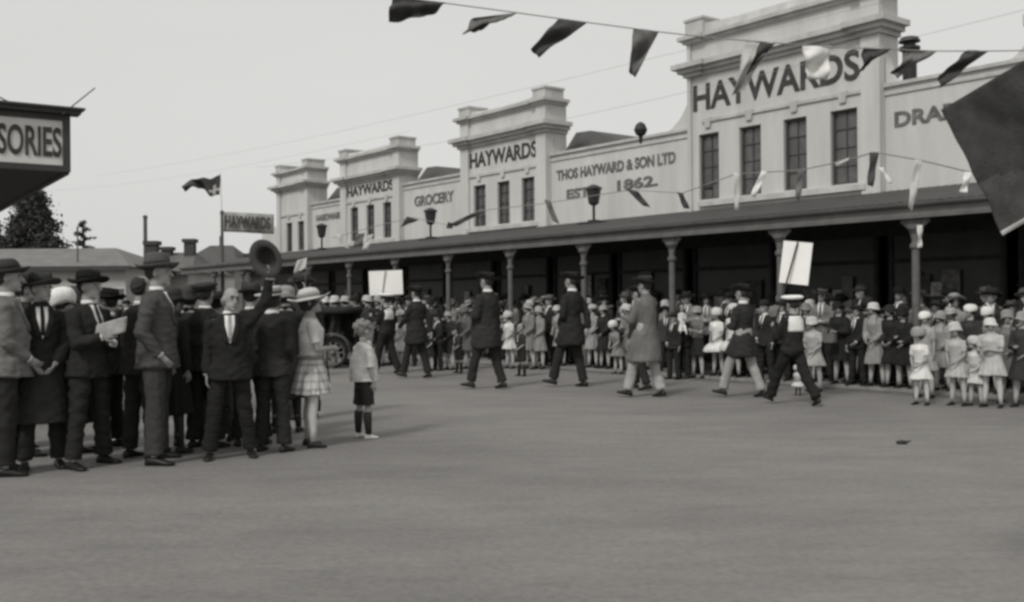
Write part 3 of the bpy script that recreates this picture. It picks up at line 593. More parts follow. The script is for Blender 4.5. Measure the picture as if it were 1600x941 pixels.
def person(label, x, yf, yt, face, outfit='suit', hat='fedora', arms=('down', 'down'), legs='stand', top=.03, low=.03, hatv=.03, band=.015, lean=0, look=0, nod=0, tilt=0, child=0.0, woman=False,
           hair=HAIR, shirt=True, tie=.03, vox=None, group=None, hem=None, stock=None, shoes=None, stout=0.0, loc=None, height=None, extra=None, collar=False, plaid=None, cuffs=False, belt=None, sash=None):
    PEOPLE_N[0] += 1; sd_ = PEOPLE_N[0]; r_ = random.Random(sd_ * 13)
    if loc is None:
        g = gnd(x, yf); z0 = 0.0
        if g.dot(N) > KERB - .05: z0 = PATHZ; g = gnd(x, yf, PATHZ)
        if g.dot(N) < KERB + .1 and z0: g = Vector((g.x, g.y, 0)) * ((KERB + .1) / g.dot(N)) + Vector((0, 0, PATHZ))
    else: g, z0 = loc.copy(), loc.z
    dep = (g - CAM).dot(FWD)
    if height is None: height = (yf - yt) * dep / FPX
    V = vox or (.009 if dep < 12.5 else .012 if dep < 17 and group is None else .02)
    rt = empty('person', g, R(face) - math.pi / 2); tag(rt, label, 'person', group)
    hs = 1.06 + .34 * child                       # children: larger heads on narrower bodies
    wd = (.93 if woman else 1.0) * (1 - .1 * child) + stout * .14
    HZ = .92 - .05 * child; SHZ = 1.42 - .03 * child
    la = R(lean)
    def LT(p):                                  # lean of everything above the hips
        p = Vector(p); z = p.z - HZ
        if z <= 0: return p
        k = min(1, z / .15); a = la * k
        return Vector((p.x, p.y * math.cos(a) + z * math.sin(a), HZ + z * math.cos(a) - p.y * math.sin(a)))
    hc = Vector((0, .018, SHZ + .197 + .03 * child)); ya, na, ta = R(look), R(nod), R(tilt)
    HM = Matrix.Rotation(ya, 3, 'Z') @ Matrix.Rotation(-na, 3, 'X') @ Matrix.Rotation(ta, 3, 'Y'); nb = Vector((0, .0, SHZ + .08))
    def HT(p):                                  # head space (origin = head centre) to body space
        return LT(nb + HM @ (Vector(p) + hc - nb))
    # joints
    J = {}
    lg = LEGS[legs] if isinstance(legs, str) else legs; feet = []
    for sg, (tp, sp_, spr) in zip((1, -1), lg):
        h0 = V3(sg * .088 * wd, 0, HZ); a = R(tp); b_ = R(sp_); s_ = R(spr)
        kl = 1 - .14 * child; kn = h0 + V3(sg * math.sin(s_) * .43, math.sin(a) * .43, -math.cos(a) * .43 * math.cos(s_)) * kl; an = kn + V3(sg * math.sin(s_) * .4, math.sin(b_) * .42, -math.cos(b_) * .42) * kl
        J[sg] = (h0, kn, an, tp, sp_)
    drop = min(min(J[s][2].z for s in (1, -1)) - .075, .2)
    for sg in (1, -1):
        # a trailing foot stands on its toe, so the ankle is higher; keep both on the ground
        pass
    A = {}
    for sg, nm in zip((1, -1), arms):
        u_, f_ = [Vector(q).normalized() for q in (ARMS[nm] if isinstance(nm, str) else nm)]
        u_ = Vector((u_.x * sg, u_.y, u_.z)); f_ = Vector((f_.x * sg, f_.y, f_.z)); k_ = 1 - .06 * child
        sh = LT((sg * .178 * wd, 0, SHZ - .045)); el = sh + u_ * .285 * k_; wr = el + f_ * .25 * k_; A[sg] = (sh, el, wr, u_, f_)
    # ---- body: one continuous skin
    bm = bmesh.new()
    loft(bm, [(0, 0, HZ - .09, .13 * wd, .10), (0, 0, HZ, .158 * wd, .115), (0, .0, 1.06, .138 * wd, .10 + stout * .05), (0, 0, 1.2, .15 * wd, .11), (0, 0, 1.33, .165 * wd, .112), (0, -.005, SHZ - .04, .152 * wd, .098), (0, -.008, SHZ + .01, .105 * wd, .08), (0, -.01, SHZ + .05, .07, .066)], 20, T=LT)
    tube(bm, [LT((0, -.01, SHZ)), HT((0, -.02, -.08 * hs))], [.058, .054], 12)
    ball(bm, (0, -.012, .022 * hs), (.075 * hs, .094 * hs, .098 * hs), HT); ball(bm, (0, .022 * hs, -.05 * hs), (.055 * hs, .066 * hs, .062 * hs), HT)
    tube(bm, [HT((0, .083 * hs, .018 * hs)), HT((0, .108 * hs, -.022 * hs))], [.009 * hs, .0145 * hs], 8)
    for sg in (1, -1): ball(bm, (sg * .076 * hs, -.008, -.005 * hs), (.012 * hs, .02 * hs, .033 * hs), HT)
    ball(bm, (0, .082 * hs, -.055 * hs), (.026 * hs, .014 * hs, .012 * hs), HT); ball(bm, (0, .075 * hs, -.088 * hs), (.024 * hs, .018 * hs, .018 * hs), HT); ball(bm, (0, .078 * hs, .042 * hs), (.055 * hs, .016 * hs, .011 * hs), HT)
    for sg in (1, -1):
        sh, el, wr, u_, f_ = A[sg]; q = .9 if (woman or child) else 1
        tube(bm, [sh - V3(sg * .03, 0, 0), sh.lerp(el, .35), el], [.048 * q, .045 * q, .037 * q], 12); tube(bm, [el, el.lerp(wr, .3), wr], [.037 * q, .037 * q, .025 * q], 12)
        h0, kn, an, tp, sp_ = J[sg]
        tube(bm, [h0, h0.lerp(kn, .4), kn, kn.lerp(an, .3) + V3(0, -.012, 0), an], [.08 * q, .073 * q, .053 * q, .054 * q, .034 * q], 12)
    body = remesh(bm, max(.008, V * .8), 3)
    bm = bmesh.new(); bm.from_mesh(body); bpy.data.meshes.remove(body)
    for sg in (1, -1):
        sh, el, wr, u_, f_ = A[sg]; nn = Vector((-sg, .15, .1)) if abs(f_.x) < .6 else Vector((0, -.6, -.5))
        hand(bm, wr - f_ * .012, f_, nn, 1, sg * (-1 if abs(f_.x) < .6 else 1), .35 if arms[0 if sg > 0 else 1] not in ('pole', 'hold', 'raise_') else 1.0, L_=.80 if (woman or child) else .90)
    nf = len(bm.faces); 
    for sg in (1, -1):
        ball(bm, (sg * .031 * hs, .083 * hs, .018 * hs), (.0125 * hs, .006 * hs, .0055 * hs), HT, 1, 8); ball(bm, (sg * .031 * hs, .090 * hs, .043 * hs), (.018 * hs, .005 * hs, .003 * hs), HT, 1, 8)
    ball(bm, (0, .093 * hs, -.056 * hs), (.022 * hs, .006 * hs, .004 * hs), HT, 2, 8)
    parts = []
    def P(name, me_or_bm, mats, smooth=True):
        if isinstance(me_or_bm, bmesh.types.BMesh): o = build(name, me_or_bm, mats, rt, smooth)
        else: o = link(name, me_or_bm, mats, rt, smooth)
        parts.append(o); return o
    P('body', bm, [SKIN, DARK, mat('lips', .16, .5)])
    # ---- shoes
    def shoe(sg, lift=0):
        h0, kn, an, tp, sp_ = J[sg]; bm = bmesh.new(); toe = R(max(0, -(sp_) - 8) * .8) if sp_ < -8 else R(-max(0, sp_ - 2) * .9)
        fd = V3(sg * .16, math.cos(toe), -math.sin(toe)).normalized(); ud = V3(0, math.sin(toe), math.cos(toe)); sd = fd.cross(ud).normalized(); ud = sd.cross(fd); rings = []
        w_ = .85 if woman or child else 1
        for f, w, h, zl in ((-.075, .022, .05, .0), (-.06, .034, .075, 0), (-.02, .038, .09, 0), (.04, .040, .075, 0), (.10, .048, .052, 0), (.135, .046, .044, 0), (.162, .036, .036, .003), (.176, .018, .024, .006)):
            rings.append([bm.verts.new(an + fd * f * w_ - ud * (.085 - zl) + sd * w * w_ * math.cos(q) * (1 if math.sin(q) < 0 else 1) + ud * (h * .5 + h * .5 * max(-.92, math.sin(q)))) for q in [6.283 * (k + .5) / 12 for k in range(12)]])
        for X, Y in zip(rings, rings[1:]):
            for k in range(12): bm.faces.new((X[k], X[(k + 1) % 12], Y[(k + 1) % 12], Y[k]))
        bm.faces.new(rings[0][::-1]); bm.faces.new(rings[-1]); return bm
    sm = shoes or SHOE
    for sg in (1, -1): P('shoe', shoe(sg), sm)
    # ---- legs clothing
    top = top if top > .06 else .014 + top * .62; low = low if low > .06 else .012 + low * .6
    T_ = cloth(top); B_ = cloth(low)
    def trousers(zcut=None, wide=1.0):
        bm = bmesh.new(); loft(bm, [(0, 0, HZ - .08, .15 * wd, .125), (0, 0, HZ + .02, .172 * wd, .13), (0, 0, 1.08, .155 * wd, .12)], 20, T=LT)
        for sg in (1, -1):
            h0, kn, an, tp, sp_ = J[sg]
            if zcut: end = h0.lerp(kn, zcut); tube(bm, [h0, h0.lerp(kn, .4), end], [.098, .10, .098 * wide], 14, caps=False)
            else:
                e_ = kn.lerp(an, .985); tube(bm, [h0, h0.lerp(kn, .45), kn, kn.lerp(an, .5), e_], [.098, .095, .078 * wide, .074 * wide, .077 * wide], 14, caps=False)
        return remesh(bm, V, 3, .011, sd_, (7, 7, 13))
    def arm_sleeve(bm, end=1.0, add=.018, puff=0):
        for sg in (1, -1):
            sh, el, wr, u_, f_ = A[sg]
            pts = [sh - V3(sg * .05, 0, .01), sh - V3(sg * .004, 0, .004), sh.lerp(el, .4), el]; rd = [.055 + add * .5 + puff, .052 + add + puff, .048 + add + puff, .04 + add]
            if end > 1: tube(bm, [el - f_ * .012, el.lerp(wr, .5), el.lerp(wr, .92)], [.042 + add, .038 + add, .031 + add], 12, caps=False); ball(bm, el, [.041 + add] * 3)
            else: pts[-1] = sh.lerp(el, end)
            tube(bm, pts, rd, 12, caps=False)
    if outfit in ('suit', 'coat', 'sailor', 'shorts', 'tunic'):
        if outfit == 'shorts':
            P('shorts', trousers(.92, 1.08), B_)
            bm = bmesh.new()
            for sg in (1, -1):
                h0, kn, an, tp, sp_ = J[sg]; tube(bm, [kn.lerp(an, .16) + V3(0, -.01, 0), kn.lerp(an, .35) + V3(0, -.014, 0), an + V3(0, 0, -.01)], [.061, .064, .045], 12, caps=False)
            P('socks', bm, STOCKD)
        else: P('trousers', trousers(None, 1.12 if outfit == 'sailor' else 1.0), B_)
        hem = hem or (.80 if outfit in ('suit',) else .5 if outfit == 'coat' else .88)
        bm = bmesh.new(); st = stout * .06
        rings = []
        if hem < .9:
            sw = .0
            nn_ = 3
            for i in range(nn_):
                z = hem + (HZ - .02 - hem) * i / nn_; fl = (HZ - z)
                rings.append((0, sw, z, (.183 + .16 * fl) * wd, .15 + st + .16 * fl))
        cw = .018 if outfit == 'coat' else 0; rings += [(0, 0, HZ, (.182 - cw * .5) * wd, .148 + st), (0, .0, 1.06, (.165 - cw) * wd, .132 + st * 1.3 - cw * .6), (0, 0, 1.2, .178 * wd, .138 + st), (0, 0, 1.32, .188 * wd, .140), (0, -.005, SHZ - .035, .168 * wd, .118), (0, -.01, SHZ + .012, .122 * wd, .098), (0, -.012, SHZ + .05, .085, .078)]
        loft(bm, rings, 24, T=LT); arm_sleeve(bm, 2 if outfit != 'shorts' else .98, .018)
        if hem < .9:
            for sg in (1, -1):
                h0, kn, an, tp, sp_ = J[sg]; q = min(1.0, (HZ - hem) / max(.1, h0.z - kn.z)); e_ = h0.lerp(kn, q)
                tube(bm, [h0 + V3(0, 0, .03), h0.lerp(e_, .5), e_], [.125 * wd, .132 * wd, .135 * wd], 14, caps=False)
                if q >= 1: tube(bm, [kn, kn + V3(0, 0, min(-.02, hem - kn.z))], [.13, .13], 14, caps=False)
        jk = remesh(bm, V, 3, .012, sd_ + 50, (7, 7, 11))
        jm = [T_] 
        bvh = None
        tmp = bmesh.new(); tmp.from_mesh(jk); bvh = BVHTree.FromBMesh(tmp); tmp.free()
        P('jacket' if outfit != 'shorts' else 'shirt', jk, jm)
        def patch(name, poly, off, m, th=.006, back=False):
            """poly: rows of (xL, xR, z); laid on the cloth's front (or back)"""
            bm = bmesh.new(); g_ = []; n = 6; rows = []
            for (a0, a1, z0), (b0, b1, z1) in zip(poly, poly[1:]):
                k_ = max(1, int(abs(z1 - z0) / .03))
                for i in range(k_): f = i / k_; rows.append((a0 + (b0 - a0) * f, a1 + (b1 - a1) * f, z0 + (z1 - z0) * f))
            rows.append(poly[-1]); dy = 1 if back else -1; last = None
            for xa, xb, z in rows:
                row = []
                for i in range(n + 1):
                    xx = xa + (xb - xa) * i / n; o_ = LT((xx, 0, z)); o_.y += -dy * .6; h = bvh.ray_cast(o_, Vector((0, dy, 0)))
                    p = h[0] if h[0] else (last if last else o_ + Vector((0, dy * .48, 0))); last = p
                    p = Vector((xx if not h[0] else p.x, p.y, o_.z)); row.append(bm.verts.new(p + Vector((0, -dy * off, 0))))
                g_.append(row)
            for X, Y in zip(g_, g_[1:]):
                for k in range(n): bm.faces.new((X[k], X[k + 1], Y[k + 1], Y[k]))
            o = P(name, bm, m); s_ = o.modifiers.new('t', 'SOLIDIFY'); s_.thickness = th; s_.offset = 0
            return o
        if outfit in ('suit', 'coat') and shirt:
            zt = SHZ + .035
            patch('shirt_front', [(-.052, .052, zt), (-.05, .05, 1.36), (-.003, .003, 1.17)], .004, LINEN)
            if tie is not None: patch('necktie', [(-.014, .014, zt), (-.018, .018, 1.38), (-.016, .016, 1.2)], .010, cloth(tie))
            for sg in (1, -1): patch('lapel', [(sg * .052, sg * .085, zt - .005), (sg * .05, sg * .098, 1.34), (sg * .004, sg * .05, 1.17)], .009, T_)
            bm = bmesh.new(); loft(bm, [(0, 0, SHZ + .025, .068, .064), (0, 0, SHZ + .08, .0625, .06)], 16, T=LT); P('collar', bm, LINEN)
            patch('buttons', [(-.008, .008, 1.12), (-.008, .008, 1.10)], .006, SHOE)
            if outfit == 'suit': patch('coat_opening', [(-.004, .004, 1.16), (-.003, .003, .84)], .002, DARK, .003)
        if outfit == 'coat' or collar:
            bm = bmesh.new(); loft(bm, [(0, -.01, SHZ + .02, .085, .08), (0, 0, SHZ + .085, .066, .066)], 16, T=LT); P('collar_band', bm, LINEN if collar else T_)
        if cuffs or outfit == 'suit':
            bm = bmesh.new()
            for sg in (1, -1): sh, el, wr, u_, f_ = A[sg]; tube(bm, [el.lerp(wr, .9), el.lerp(wr, .975)], [.036, .035], 12, caps=False)
            P('cuffs', bm, LINEN)
        if outfit == 'sailor':
            patch('sailor_collar', [(-.11, .11, SHZ + .02), (-.15, .15, SHZ - .05), (-.15, .15, SHZ - .22)], .008, LINEN, .008, True)
            patch('collar_front', [(-.09, .09, SHZ + .02), (-.05, .05, 1.28), (-.012, .012, 1.16)], .006, LINEN)
        if sash: patch('sash', sash, .01, LINEN)
        if outfit == 'shorts':
            patch('placket', [(-.012, .012, SHZ), (-.012, .012, 1.15)], .004, LINEN)
    else:   # dresses and long women's coats
        hem = hem or .56
        fl = {'dress': .20 + .16 * child + (r_.random() - .3) * .12, 'coatdress': .10 + r_.random() * .12, 'puff': .55}[outfit]
        bm = bmesh.new(); wz = 1.0 if outfit != 'puff' else 1.06; rings = []
        for i in range(5):
            z = hem + (HZ - hem) * i / 5; d = HZ - z; q = d / (HZ - hem)
            rx = (.178 + fl * d) * wd; ry = .145 + fl * d * .9
            if outfit == 'puff': rx = .18 + .19 * math.sin(min(1, q * 1.3) * 1.57); ry = .15 + .17 * math.sin(min(1, q * 1.3) * 1.57)
            rings.append((0, 0, z, rx, ry))
        rings += [(0, 0, HZ, .178 * wd, .145), (0, .0, 1.06, (.15 if outfit == 'puff' else .165) * wd, .125), (0, .005, 1.2, .165 * wd, .135), (0, .008, 1.31, .176 * wd, .14), (0, -.005, SHZ - .04, .155 * wd, .108), (0, -.01, SHZ + .005, .11 * wd, .088), (0, -.01, SHZ + .035, .075, .07)]
        loft(bm, rings, 26, T=LT)
        arm_sleeve(bm, 2 if outfit == 'coatdress' else .75, .012 if outfit != 'coatdress' else .018, .008 if outfit == 'puff' else 0)
        dm = remesh(bm, V, 3, 0)
        n = len(dm.vertices); co = np.empty(n * 3, 'f'); dm.vertices.foreach_get('co', co); co = co.reshape(-1, 3)   # hanging folds below the hips
        a = np.arctan2(co[:, 1], co[:, 0]); k = np.clip((HZ + .05 - co[:, 2]) / .35, 0, 1) * .016; ph = r_.random() * 6
        f = 1 + k / .2 * (np.sin(a * 11 + ph) + .6 * np.sin(a * 17 + 2 * ph) + .4 * np.sin(a * 6 + co[:, 2] * 8)); co[:, 0] *= f; co[:, 1] *= f
        co[:, 2] += k * .5 * np.sin(a * 3 + ph); dm.vertices.foreach_set('co', co.ravel())
        tmp = bmesh.new(); tmp.from_mesh(dm); bvh = BVHTree.FromBMesh(tmp); tmp.free()
        mats = [T_]
        if plaid is not None or low != top:
            mats.append(plaid or B_)
            cz = np.zeros(len(dm.polygons) * 3, 'f'); dm.polygons.foreach_get('center', cz); mi = (cz.reshape(-1, 3)[:, 2] < .985).astype('i'); 
            dm_mi = mi
        o = P('dress' if outfit != 'coatdress' else 'coat', dm, mats)
        if len(mats) > 1: dm.polygons.foreach_set('material_index', dm_mi)
        if outfit == 'coatdress':
            bm = bmesh.new(); tube(bm, [LT((-.10, .105, 1.30)), LT((-.085, .02, SHZ + .04)), LT((0, -.07, SHZ + .055)), LT((.085, .02, SHZ + .04)), LT((.10, .105, 1.30)), LT((.02, .15, 1.12))], [.02, .03, .034, .03, .026, .016], 10); P('fur_collar', remesh(bm, max(V, .012), 1, .008, sd_, (40, 40, 40)), cloth(max(.02, top * .7)))
        if belt is not None:
            bm = bmesh.new(); loft(bm, [(0, 0, .985, .184 * wd, .152), (0, 0, 1.03, .18 * wd, .15)], 24, T=LT); P('belt', bm, cloth(belt))
        if woman is not False and tie is not None and outfit == 'dress' and extra == 'tie':
            bm = bmesh.new(); tube(bm, [LT((.0, .155, 1.33)), LT((.012, .175, 1.15)), LT((.02, .172, .98)), V3(.03, .2, .7)], [.014, .022, .024, .03], 8, flat=((0, 1, 0), .3)); P('necktie', bm, cloth(.03))
        bm = bmesh.new()
        for sg in (1, -1):
            h0, kn, an, tp, sp_ = J[sg]; tube(bm, [h0.lerp(kn, .55), kn, kn.lerp(an, .3) + V3(0, -.014, 0), kn.lerp(an, .7), an + V3(0, 0, -.01)], [.07, .056, .057, .042, .036], 12, caps=False)
        P('stockings', bm, stock or STOCK)
    # ---- hair and hat
    bm = bmesh.new()
    if woman and not child or (child and woman): ball(bm, (0, -.022 * hs, .006 * hs), (.09 * hs, .1 * hs, .105 * hs), HT)
    elif hat == 'bald': ball(bm, (0, -.042 * hs, -.02 * hs), (.083 * hs, .078 * hs, .065 * hs), HT)
    elif hat == 'curly':
        for i in range(26):
            a, b_ = r_.random() * 6.283, r_.random() * 1.1; ball(bm, (math.cos(a) * math.sin(b_ * 1.4) * .085 * hs, -.02 * hs + math.sin(a) * math.sin(b_ * 1.4) * .09 * hs, (.03 + math.cos(b_ * 1.4) * .085) * hs), [.03 * hs] * 3, HT, 0, 8)
        ball(bm, (0, -.03 * hs, .03 * hs), (.085 * hs, .088 * hs, .09 * hs), HT)
    else: ball(bm, (0, -.036 * hs, .024 * hs), (.081 * hs, .08 * hs, .09 * hs), HT)
    P('hair', remesh(bm, max(.007, V * .6), 2, .006, sd_, (40, 40, 30)), hair)
    if hat not in (None, 'bald', 'curly'):
        bm = hat_mesh(hat, hs); tz = R(r_.uniform(-6, 6)); M_ = Matrix.Rotation(tz, 3, 'Y') @ Matrix.Rotation(R(r_.uniform(2, 8)), 3, 'X')
        fl_ = r_.uniform(.7, 1.3) if hat in ('bonnet', 'cloche') else 1; sq_ = r_.uniform(.72, .98)
        for v in bm.verts:
            if hat in ('bonnet', 'cloche'):
                q_ = v.co.copy(); v.co.z *= sq_; k_ = .007 * fl_ * math.sin(q_.x * 38 + sd_) * math.cos(q_.y * 31 + sd_ * 2) + .008 * math.sin(q_.z * 60 + q_.x * 30); v.co.x *= 1 + k_ * 5; v.co.y *= 1 + k_ * 4
                if q_.z < .02: v.co.z -= .02 * fl_ * math.sin(math.atan2(q_.y, q_.x) * 2 + sd_)
            a = math.atan2(v.co.y, v.co.x); rr = v.co.xy.length
            if rr > .13 * hs and hat in ('fedora', 'tallfedora', 'brim', 'homburg', 'slouch'): v.co.z += (rr - .12 * hs) * (.35 * math.cos(2 * a) * -1 + .1 * math.sin(3 * a + sd_))
            if hat in ('fedora', 'tallfedora') and v.co.z > .12 * hs: v.co.z -= .022 * math.exp(-(v.co.x / .028) ** 2)   # the centre crease
            v.co = HT(M_ @ v.co + Vector((0, -.012, 0)))
        P('hat', bm, [cloth(hatv), cloth(band)])
    # ---- stand on the ground, scale to height
    lowz = 9; hi = -9
    for o in parts:
        n = len(o.data.vertices); co = np.empty(n * 3, 'f'); o.data.vertices.foreach_get('co', co); zz = co[2::3]
        hi = max(hi, zz.max())
        if o.name.startswith('shoe'): lowz = min(lowz, zz.min())
    for o in parts: o.location.z = -lowz
    s = height / (hi - lowz); rt.scale = (s, s, s)
    rt['_s'] = 0; del rt['_s']
    M = Matrix.Translation(g) @ Matrix.Rotation(R(face) - math.pi / 2, 4, 'Z') @ Matrix.Scale(s, 4)
    off = Vector((0, 0, -lowz))
    return dict(root=rt, M=M, hand={sg: M @ (A[sg][2] + A[sg][4] * .07 + off) for sg in (1, -1)}, wrist={sg: M @ (A[sg][2] + off) for sg in (1, -1)}, fa={sg: (M.to_3x3() @ A[sg][4]).normalized() for sg in (1, -1)}, s=s, hs=hs, head=M @ (HT((0, 0, 0)) + off), fwd=(M.to_3x3() @ Vector((0, 1, 0))).normalized())
PLAID = mat('plaid', .4, .9, .1, 6)
t = PLAID.node_tree; c = t.nodes.new('ShaderNodeTexCoord'); sx = t.nodes.new('ShaderNodeSeparateXYZ'); t.links.new(c.outputs['Object'], sx.inputs[0])
def stripe(k, f, th):
    a = t.nodes.new('ShaderNodeMath'); a.operation = 'MULTIPLY'; a.inputs[1].default_value = f; t.links.new(sx.outputs[k], a.inputs[0]); b = t.nodes.new('ShaderNodeMath'); b.operation = 'FRACT'; t.links.new(a.outputs[0], b.inputs[0])
    g_ = t.nodes.new('ShaderNodeMath'); g_.operation = 'LESS_THAN'; g_.inputs[1].default_value = th; t.links.new(b.outputs[0], g_.inputs[0]); return g_.outputs[0]
a_ = t.nodes.new('ShaderNodeMath'); a_.operation = 'ADD'; t.links.new(stripe(0, 14, .35), a_.inputs[0]); t.links.new(stripe(2, 11, .35), a_.inputs[1])
pr_ = t.nodes.new('ShaderNodeValToRGB'); pr_.color_ramp.elements[0].color = (.56, .55, .53, 1); pr_.color_ramp.elements[1].color = (.25, .245, .235, 1); dv = t.nodes.new('ShaderNodeMath'); dv.operation = 'DIVIDE'; dv.inputs[1].default_value = 2; t.links.new(a_.outputs[0], dv.inputs[0]); t.links.new(dv.outputs[0], pr_.inputs[0]); t.links.new(pr_.outputs[0], t.nodes['Principled BSDF'].inputs['Base Color'])

# ---- the left hand group (heading angle: 0 = towards the right of the picture, 90 = away from the camera)
GL = 'onlookers standing in the road at the left'
person('man in a light grey jacket and dark brimmed hat cut by the left edge', 12, 741, 404, 20, hatv=.05, top=.15, low=.02, arms=('low', 'low'), stout=.6, group=GL, vox=.01)
person('man in dark suit with dark tie and white shirt front, second from the left edge', 66, 733, 424, -60, 'coat', hem=.42, hatv=.05, top=.022, low=.022, arms=('low', 'low'), look=30, group=GL, vox=.01, tie=.02)
person('man in dark coat hidden behind the two leftmost men', 40, 712, 428, 30, 'coat', hem=.35, hatv=.03, top=.03, low=.03, group=GL, vox=.012)
person('woman in a white cap and dark coat behind the second man from the left', 99, 712, 448, 10, 'coatdress', 'bonnet', woman=True, top=.04, low=.04, hatv=.72, stock=STOCKD, group=GL, arms=('front', 'low'), vox=.012, hem=.34)
pC = person('smiling man in dark suit and black fedora holding a folded paper', 140, 729, 421, -25, hat='fedora', hatv=.014, top=.02, low=.02, arms=('hold', 'front'), legs='apart', look=10, group=GL, vox=.01)
person('man in a black hat with his face close behind the paper reader', 172, 700, 449, 165, hatv=.015, top=.015, low=.02, group=GL, vox=.012)
person('tall man in mid grey suit and grey hat, one hand in his pocket', 247, 722, 394, 4, hat='tallfedora', hatv=.085, band=.02, top=.075, low=.058, arms=('pocket', 'down'), legs='apart', group=GL, stout=.35, vox=.009)
person('man in near black suit standing behind the tall grey suited man', 222, 716, 432, 60, hatv=.02, top=.02, low=.02, hat=None, group=GL, vox=.012)
person('woman in a dark skirt and dark hat between the tall man and the bareheaded man', 297, 697, 444, 80, 'coatdress', 'cloche', woman=True, top=.02, low=.02, hatv=.06, stock=STOCKD, group=GL, arms=('down', 'front'), vox=.012, hem=.5)
pF = person('bareheaded balding man in a black suit waving his hat overhead', 360, 716, 414, -72, hat='bald', tilt=-6, hair=HAIRG, top=.013, low=.014, arms=('down', ((.62, .15, .75), (.12, .05, 1))), legs='apart', tie=.3, look=20, nod=4, group=GL, stout=.3, vox=.009)
person('person in dark suit seen behind the legs of the bareheaded man', 340, 690, 452, 100, hatv=.03, top=.025, low=.09, group=GL, vox=.012)
person('woman in a pale straw hat and dark coat seen from behind beside the waving man', 427, 706, 446, 70, 'suit', 'boater', woman=True, top=.03, low=.026, hatv=.42, band=.08, collar=True, shirt=False, group=GL, vox=.01, arms=('low', 'low'))
person('man in a dark brown hat behind the girl with the white stockings', 474, 655, 424, 120, hat='fedora', hatv=.05, top=.03, low=.03, group=GL, vox=.012)
pI = person('girl in a light blouse, checked skirt and tilted pale hat', 487, 698, 449, 18, 'dress', 'brim', woman=True, child=.25, top=.6, low=.3, plaid=PLAID, hatv=.5, band=.2, hem=.6, arms=('front', 'low'), belt=.22, extra='tie', nod=-6, group=GL, vox=.009, stock=mat('white_stocking', .5, .8), look=-15)
person('small boy in pale shirt and dark shorts shading his eyes with his hand', 569, 685, 497, 35, 'shorts', 'curly', child=.75, stout=1.1, top=.58, low=.03, arms=('down', ((.3, .8, .2), (-.3, .05, .9))), hair=HAIRL, shoes=SHOEW, group=GL, vox=.009, legs='stand')
for lb, x, yf, yt, fc, kw in (('woman in long black coat and dark hat behind the paper reader', 118, 706, 446, 40, dict(outfit='coatdress', hat='cloche', woman=True, hem=.3, hatv=.06, stock=STOCKD)),
        ('woman in a long dark coat just behind the tall man', 268, 708, 447, 60, dict(outfit='coatdress', hat='cloche', woman=True, hem=.4, hatv=.05, stock=STOCKD)), ('man in a dark cap behind the shoulder of the bareheaded man', 322, 700, 440, 75, dict(hat='cap', hatv=.04)),
        ('man in dark suit between the bareheaded man and the straw hatted woman', 394, 696, 440, 100, dict(hatv=.05)), ('woman in dark coat behind the arm of the straw hatted woman', 448, 676, 440, 95, dict(outfit='coatdress', hat='cloche', woman=True, hem=.4, hatv=.25, stock=STOCKD)), ('man in black overcoat at the back near the left edge', 22, 700, 432, 50, dict(outfit='coat', hem=.4, hatv=.02))):
    if x == 448: kw['arms'] = (((.1, .55, .15), (-.1, .35, 1)), 'down')
    q_ = person(lb, x, yf, yt, fc, top=.02, low=.02, group=GL, vox=.014, **kw)
    if x == 448:
        h_ = q_['hand'][1]; rt = tag(empty('hand_flag', h_), 'little pale paper flag waved above the straw hatted woman', 'flag')
        bm = bmesh.new(); tube(bm, [(0, 0, -.06), (.03, 0, .34)], [.005, .004], 6); build('stick', bm, POST, rt)
        sheet_cloth('flag_cloth', V3(.02, 0, .2), V3(.03, 0, .33), V3(-.1, .03, .29), V3(-.13, .03, .14), FL, [(.02, .4, 1.2, 0)], 8, 10, .003, rt)
# the waved hat: inside of the crown and brim towards us
bm = bmesh.new(); prof = [(.075, 0), (.092, .03), (.098, .10), (.104, .125), (.15, .13), (.162, .145), (.158, .152), (.105, .135), (.094, .125), (.088, .04), (.07, .012)]
loft(bm, [(0, 0, z, r, r * 1.18) for r, z in prof], 26)
hp = pF['hand'][-1]; tgt = wp(403, 384, (hp - CAM).dot(FWD) + .0)
hat_o = build('waved_hat', bm, [mat('hat_felt', .055, .85, .2, 9)], None, True); d_ = (CAM - tgt).normalized(); q_ = (d_ + Vector((-.45, 0, -.12))).normalized()
sc_ = pF['s'] * 1.08; hat_o.matrix_world = Matrix.Translation(hp + Vector((0, 0, .13)) - q_ * .06) @ q_.to_track_quat('Z', 'Y').to_matrix().to_4x4() @ Matrix.Rotation(.45, 4, 'Z') @ Matrix.Scale(sc_, 4)
tag(hat_o, 'dark felt hat held up in the air with its hollow inside showing', 'hat')
# folded paper in the smiling man's hands, sprigs on the straw hat's side
m_ = (pC['hand'][1] + pC['hand'][-1]) / 2
nw = sheet_cloth('newspaper', m_ + V3(-.14, -.05, -.02), m_ + V3(.14, -.07, .06), m_ + V3(.17, -.1, .2), m_ + V3(-.10, -.08, .13), mat('newsprint', .35, .9, .25, 20), [(.015, .7, .3, 0)], 8, 8, .01); tag(nw, 'folded newspaper held by the smiling man in the black fedora', 'newspaper')

